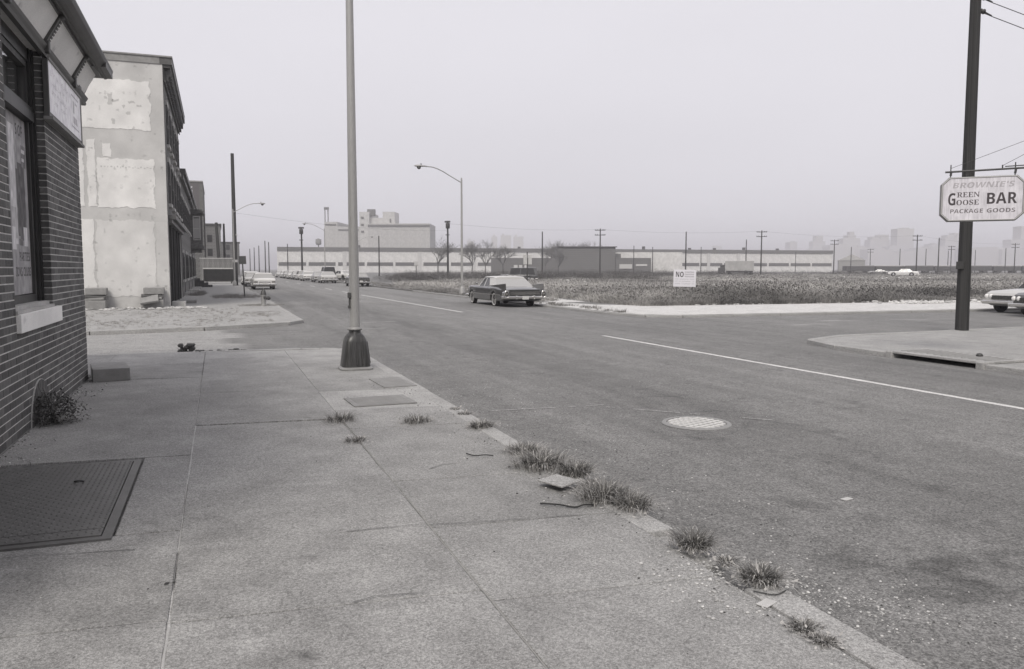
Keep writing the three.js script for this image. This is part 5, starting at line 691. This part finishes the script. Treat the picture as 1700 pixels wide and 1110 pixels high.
// bare trees
function bareTree(x, z, h, label, dense) {
  const t = thing('bare_tree', label, 'tree', [x, 0, z], rr(0, 6), 'bare trees beyond the lot'); const tr = [], tw = []; const go = (p, d, l, r, k) => { const e = [p[0] + d[0] * l, p[1] + d[1] * l, p[2] + d[2] * l]; (k < 2 ? tr : tw).push(rod(p, e, r, r * .68, k < 2 ? 7 : 4)); if (k >= 5) return; const n = k === 0 ? 5 : 3 + (rnd() > .5 ? 1 : 0); for (let i = 0; i < n; i++) { const a = rr(0, 6.28), s = rr(.45, .95); const v = new THREE.Vector3(d[0] + Math.cos(a) * s, d[1] + rr(-.15, .35), d[2] + Math.sin(a) * s).normalize(); const f = k === 0 ? rr(.8, 1) : rr(.45, 1); go([p[0] + d[0] * l * f, p[1] + d[1] * l * f, p[2] + d[2] * l * f], [v.x, v.y, v.z], l * rr(.64, .88), Math.max(.016, r * .58), k + 1); } };
  go([0, -.2, 0], [rr(-.1, .1), 1, rr(-.1, .1)], h * .34, .17 * h / 9, 0); part(t, 'trunk', merge(tr), M(.10)); part(t, 'crown', merge(tw), M(dense ? .14 : .17)); return t;
}
for (const [x, z, h] of [[49.3, -184.3, 9.6], [59.8, -191, 8.8], [66.2, -199.4, 9], [72.2, -202.5, 9.2], [92.5, -221.7, 9.6], [98, -224, 8.5]]) bareTree(x, z, h, 'leafless small tree in front of the long warehouse');
for (const [x, z, h] of [[114, -262, 12], [120, -264.8, 12], [126.1, -262.6, 12], [131, -261, 11]]) bareTree(x, z, h, 'leafless tree rising behind the brick shed', 1);

// ---------------------------------------------------------------- litter and grit
{ const t = thing('broken_tile', 'flat broken tile propped on the weeds at the kerb', 'tile', [2.385, .05, -5.43], .35); part(t, 'tile_body', merge([rbx(.20, .012, .27, .003, 0, 0, 0, -.02, 0, .06)]), M(.55, { map: T_conc })); part(t, 'tile_support', rbx(.05, .05, .06, .008, .05, -.025, -.06), mat.stoneMid); }
one('twig', tube([[2.08, .012, -5.06], [2.18, .016, -4.98], [2.28, .01, -4.9], [2.34, .02, -4.9], [2.42, .012, -4.9]], .006, 24, 6), M(.05, { map: T_wood }), 'long dark bent twig lying below the broken tile', 'twig'); one('twig', tube([[2.04, .01, -6.7], [2.09, .012, -6.58], [2.16, .02, -6.55], [2.24, .01, -6.54]], .005, 20, 6), M(.06, { map: T_wood }), 'small dark twig on the slab before the grass', 'twig'); one('twig', tube([[2.68, .012, -3.22], [2.6, .01, -3.2], [2.52, .012, -3.27]], .0035, 14, 6), M(.10, { map: T_wood }), 'short stick lying beside a kerb tuft', 'twig');
one('dead_leaf', leafClump(3, .02, .015, .05), M(.03, { x: { side: THREE.DoubleSide } }), 'dark dead leaf lying on the slab joint', 'leaf', undefined, [-.27, .004, -4.45]);
one('paper_scrap', rbx(.10, .006, .06, .002), mat.white, 'white paper scrap on the slab by a kerb tuft', 'paper', undefined, [2.5, .005, -3.14], .4); one('paper_scrap', rbx(.09, .006, .05, .002), mat.white, 'white paper scrap lying out on the asphalt', 'paper', undefined, [4.42, roadY(4.4) + .004, -4.66], .2);
one('paper_scrap', rbx(.16, .02, .1, .004), mat.white, 'white scrap lying on the far dark kerb', 'paper', undefined, [-1.05, .025, -24.0], .2);
{ const t = thing('debris_heap', 'dark clump of rags and dirt at the side street gutter', 'debris', [-.62, -.02, -17.25]); const g = []; for (let i = 0; i < 60; i++) { const s = rr(.012, .06); const q = new THREE.IcosahedronGeometry(s, 0); q.scale(1.3, rr(.5, 1), 1); q.translate(i < 30 ? rr(-.12, .12) : rr(.1, 1.2), i < 30 ? rr(.0, .15) : rr(-.02, .02), rr(-.07, .07)); g.push(q); } part(t, 'clods', merge(g), M(.09)); part(t, 'dry_blades', bladeTuft(40, .25, .25, .006), gD); }
{ const st = new THREE.IcosahedronGeometry(1, 0); st.scale(1, .5, .8);
  const Lg = [], Dk = []; const add = (arr, x, z, s, y = ROAD) => arr.push([x, y + s * .2, z, s, s, rr(0, 6.28), rr(.6, 1.2)]);
  for (let i = 0; i < 3600; i++) { const z = -1.8 - 9.5 * Math.pow(rnd(), 1.3), x = 2.74 + 1.1 * Math.pow(rnd(), 2); add(rnd() < .62 ? Lg : Dk, x, z, .0016 + .008 * Math.pow(rnd(), 6), roadY(x)); }
  for (let i = 0; i < 900; i++) { const z = -3.5 + (rnd() + rnd() - 1) * .55, x = 2.62 + (rnd() + rnd() + rnd() - 1.5) * .5; add(Lg, x, z, .002 + .011 * Math.pow(rnd(), 3.2), x < 2.5 ? 0 : x < 2.74 ? -.02 : roadY(x)); }
  for (let i = 0; i < 420; i++) { const z = -3.1 + (rnd() + rnd() - 1) * .45, x = 3.15 + (rnd() + rnd() - 1) * .45; add(Lg, x, z, .002 + .009 * Math.pow(rnd(), 5), roadY(x)); }
  for (let i = 0; i < 900; i++) { const z = -1.8 - 12 * rnd(), x = 2.48 - .5 * Math.pow(rnd(), 2.4); add(rnd() < .6 ? Lg : Dk, x, z, .002 + .009 * Math.pow(rnd(), 4), 0); }
  for (let i = 0; i < 520; i++) { const z = -7.6 - 5.6 * rnd(), x = -1.84 + .35 * Math.pow(rnd(), 2.2); add(rnd() < .6 ? Lg : Dk, x, z, .003 + .012 * Math.pow(rnd(), 3), 0); }
  for (let i = 0; i < 500; i++) add(rnd() < .5 ? Lg : Dk, rr(3, 9), rr(-3, -12), .002 + .006 * Math.pow(rnd(), 4), ROAD + .03);
  for (let i = 0; i < 240; i++) add(rnd() < .5 ? Lg : Dk, rr(-1.8, 2.4), rr(-2.4, -13), .002 + .006 * Math.pow(rnd(), 4), 0);
  scatter('gutter_grit', 'pale grit and broken glass strewn along the gutter', st, M(.52), Lg); scatter('dark_grit', 'dark gravel strewn along the gutter', st, M(.07), Dk);
  const R = []; for (let i = 0; i < 420; i++) { const x = rr(18, 60), z = -30.2 - rr(0, 1.6) - (x < 24 ? (24 - x) * .2 : 0); R.push([x, .02, z, rr(.02, .10), rr(.02, .09), rr(0, 6.28), rr(.6, 1.1)]); } for (let i = 0; i < 160; i++) R.push([33 + (rnd() + rnd() - 1) * 4, .03, -28.5 - rnd() * 3, rr(.04, .2), rr(.05, .2), rr(0, 6.28), rr(.6, 1.1)]); for (let i = 0; i < 110; i++) R.push([rr(30, 120), .3, rr(-40, -110), rr(.1, .3), rr(.1, .3), rr(0, 6.28), 1]); for (let i = 0; i < 90; i++) R.push([rr(-5, -.5), .02, rr(-35.4, -36.8), rr(.05, .16), rr(.05, .14), rr(0, 6.28), rr(.4, 1)]);
  scatter('lot_rubble', 'pale broken rubble along the edge of the lot', st, M(.58), R);
}
renderer.render(scene, camera);
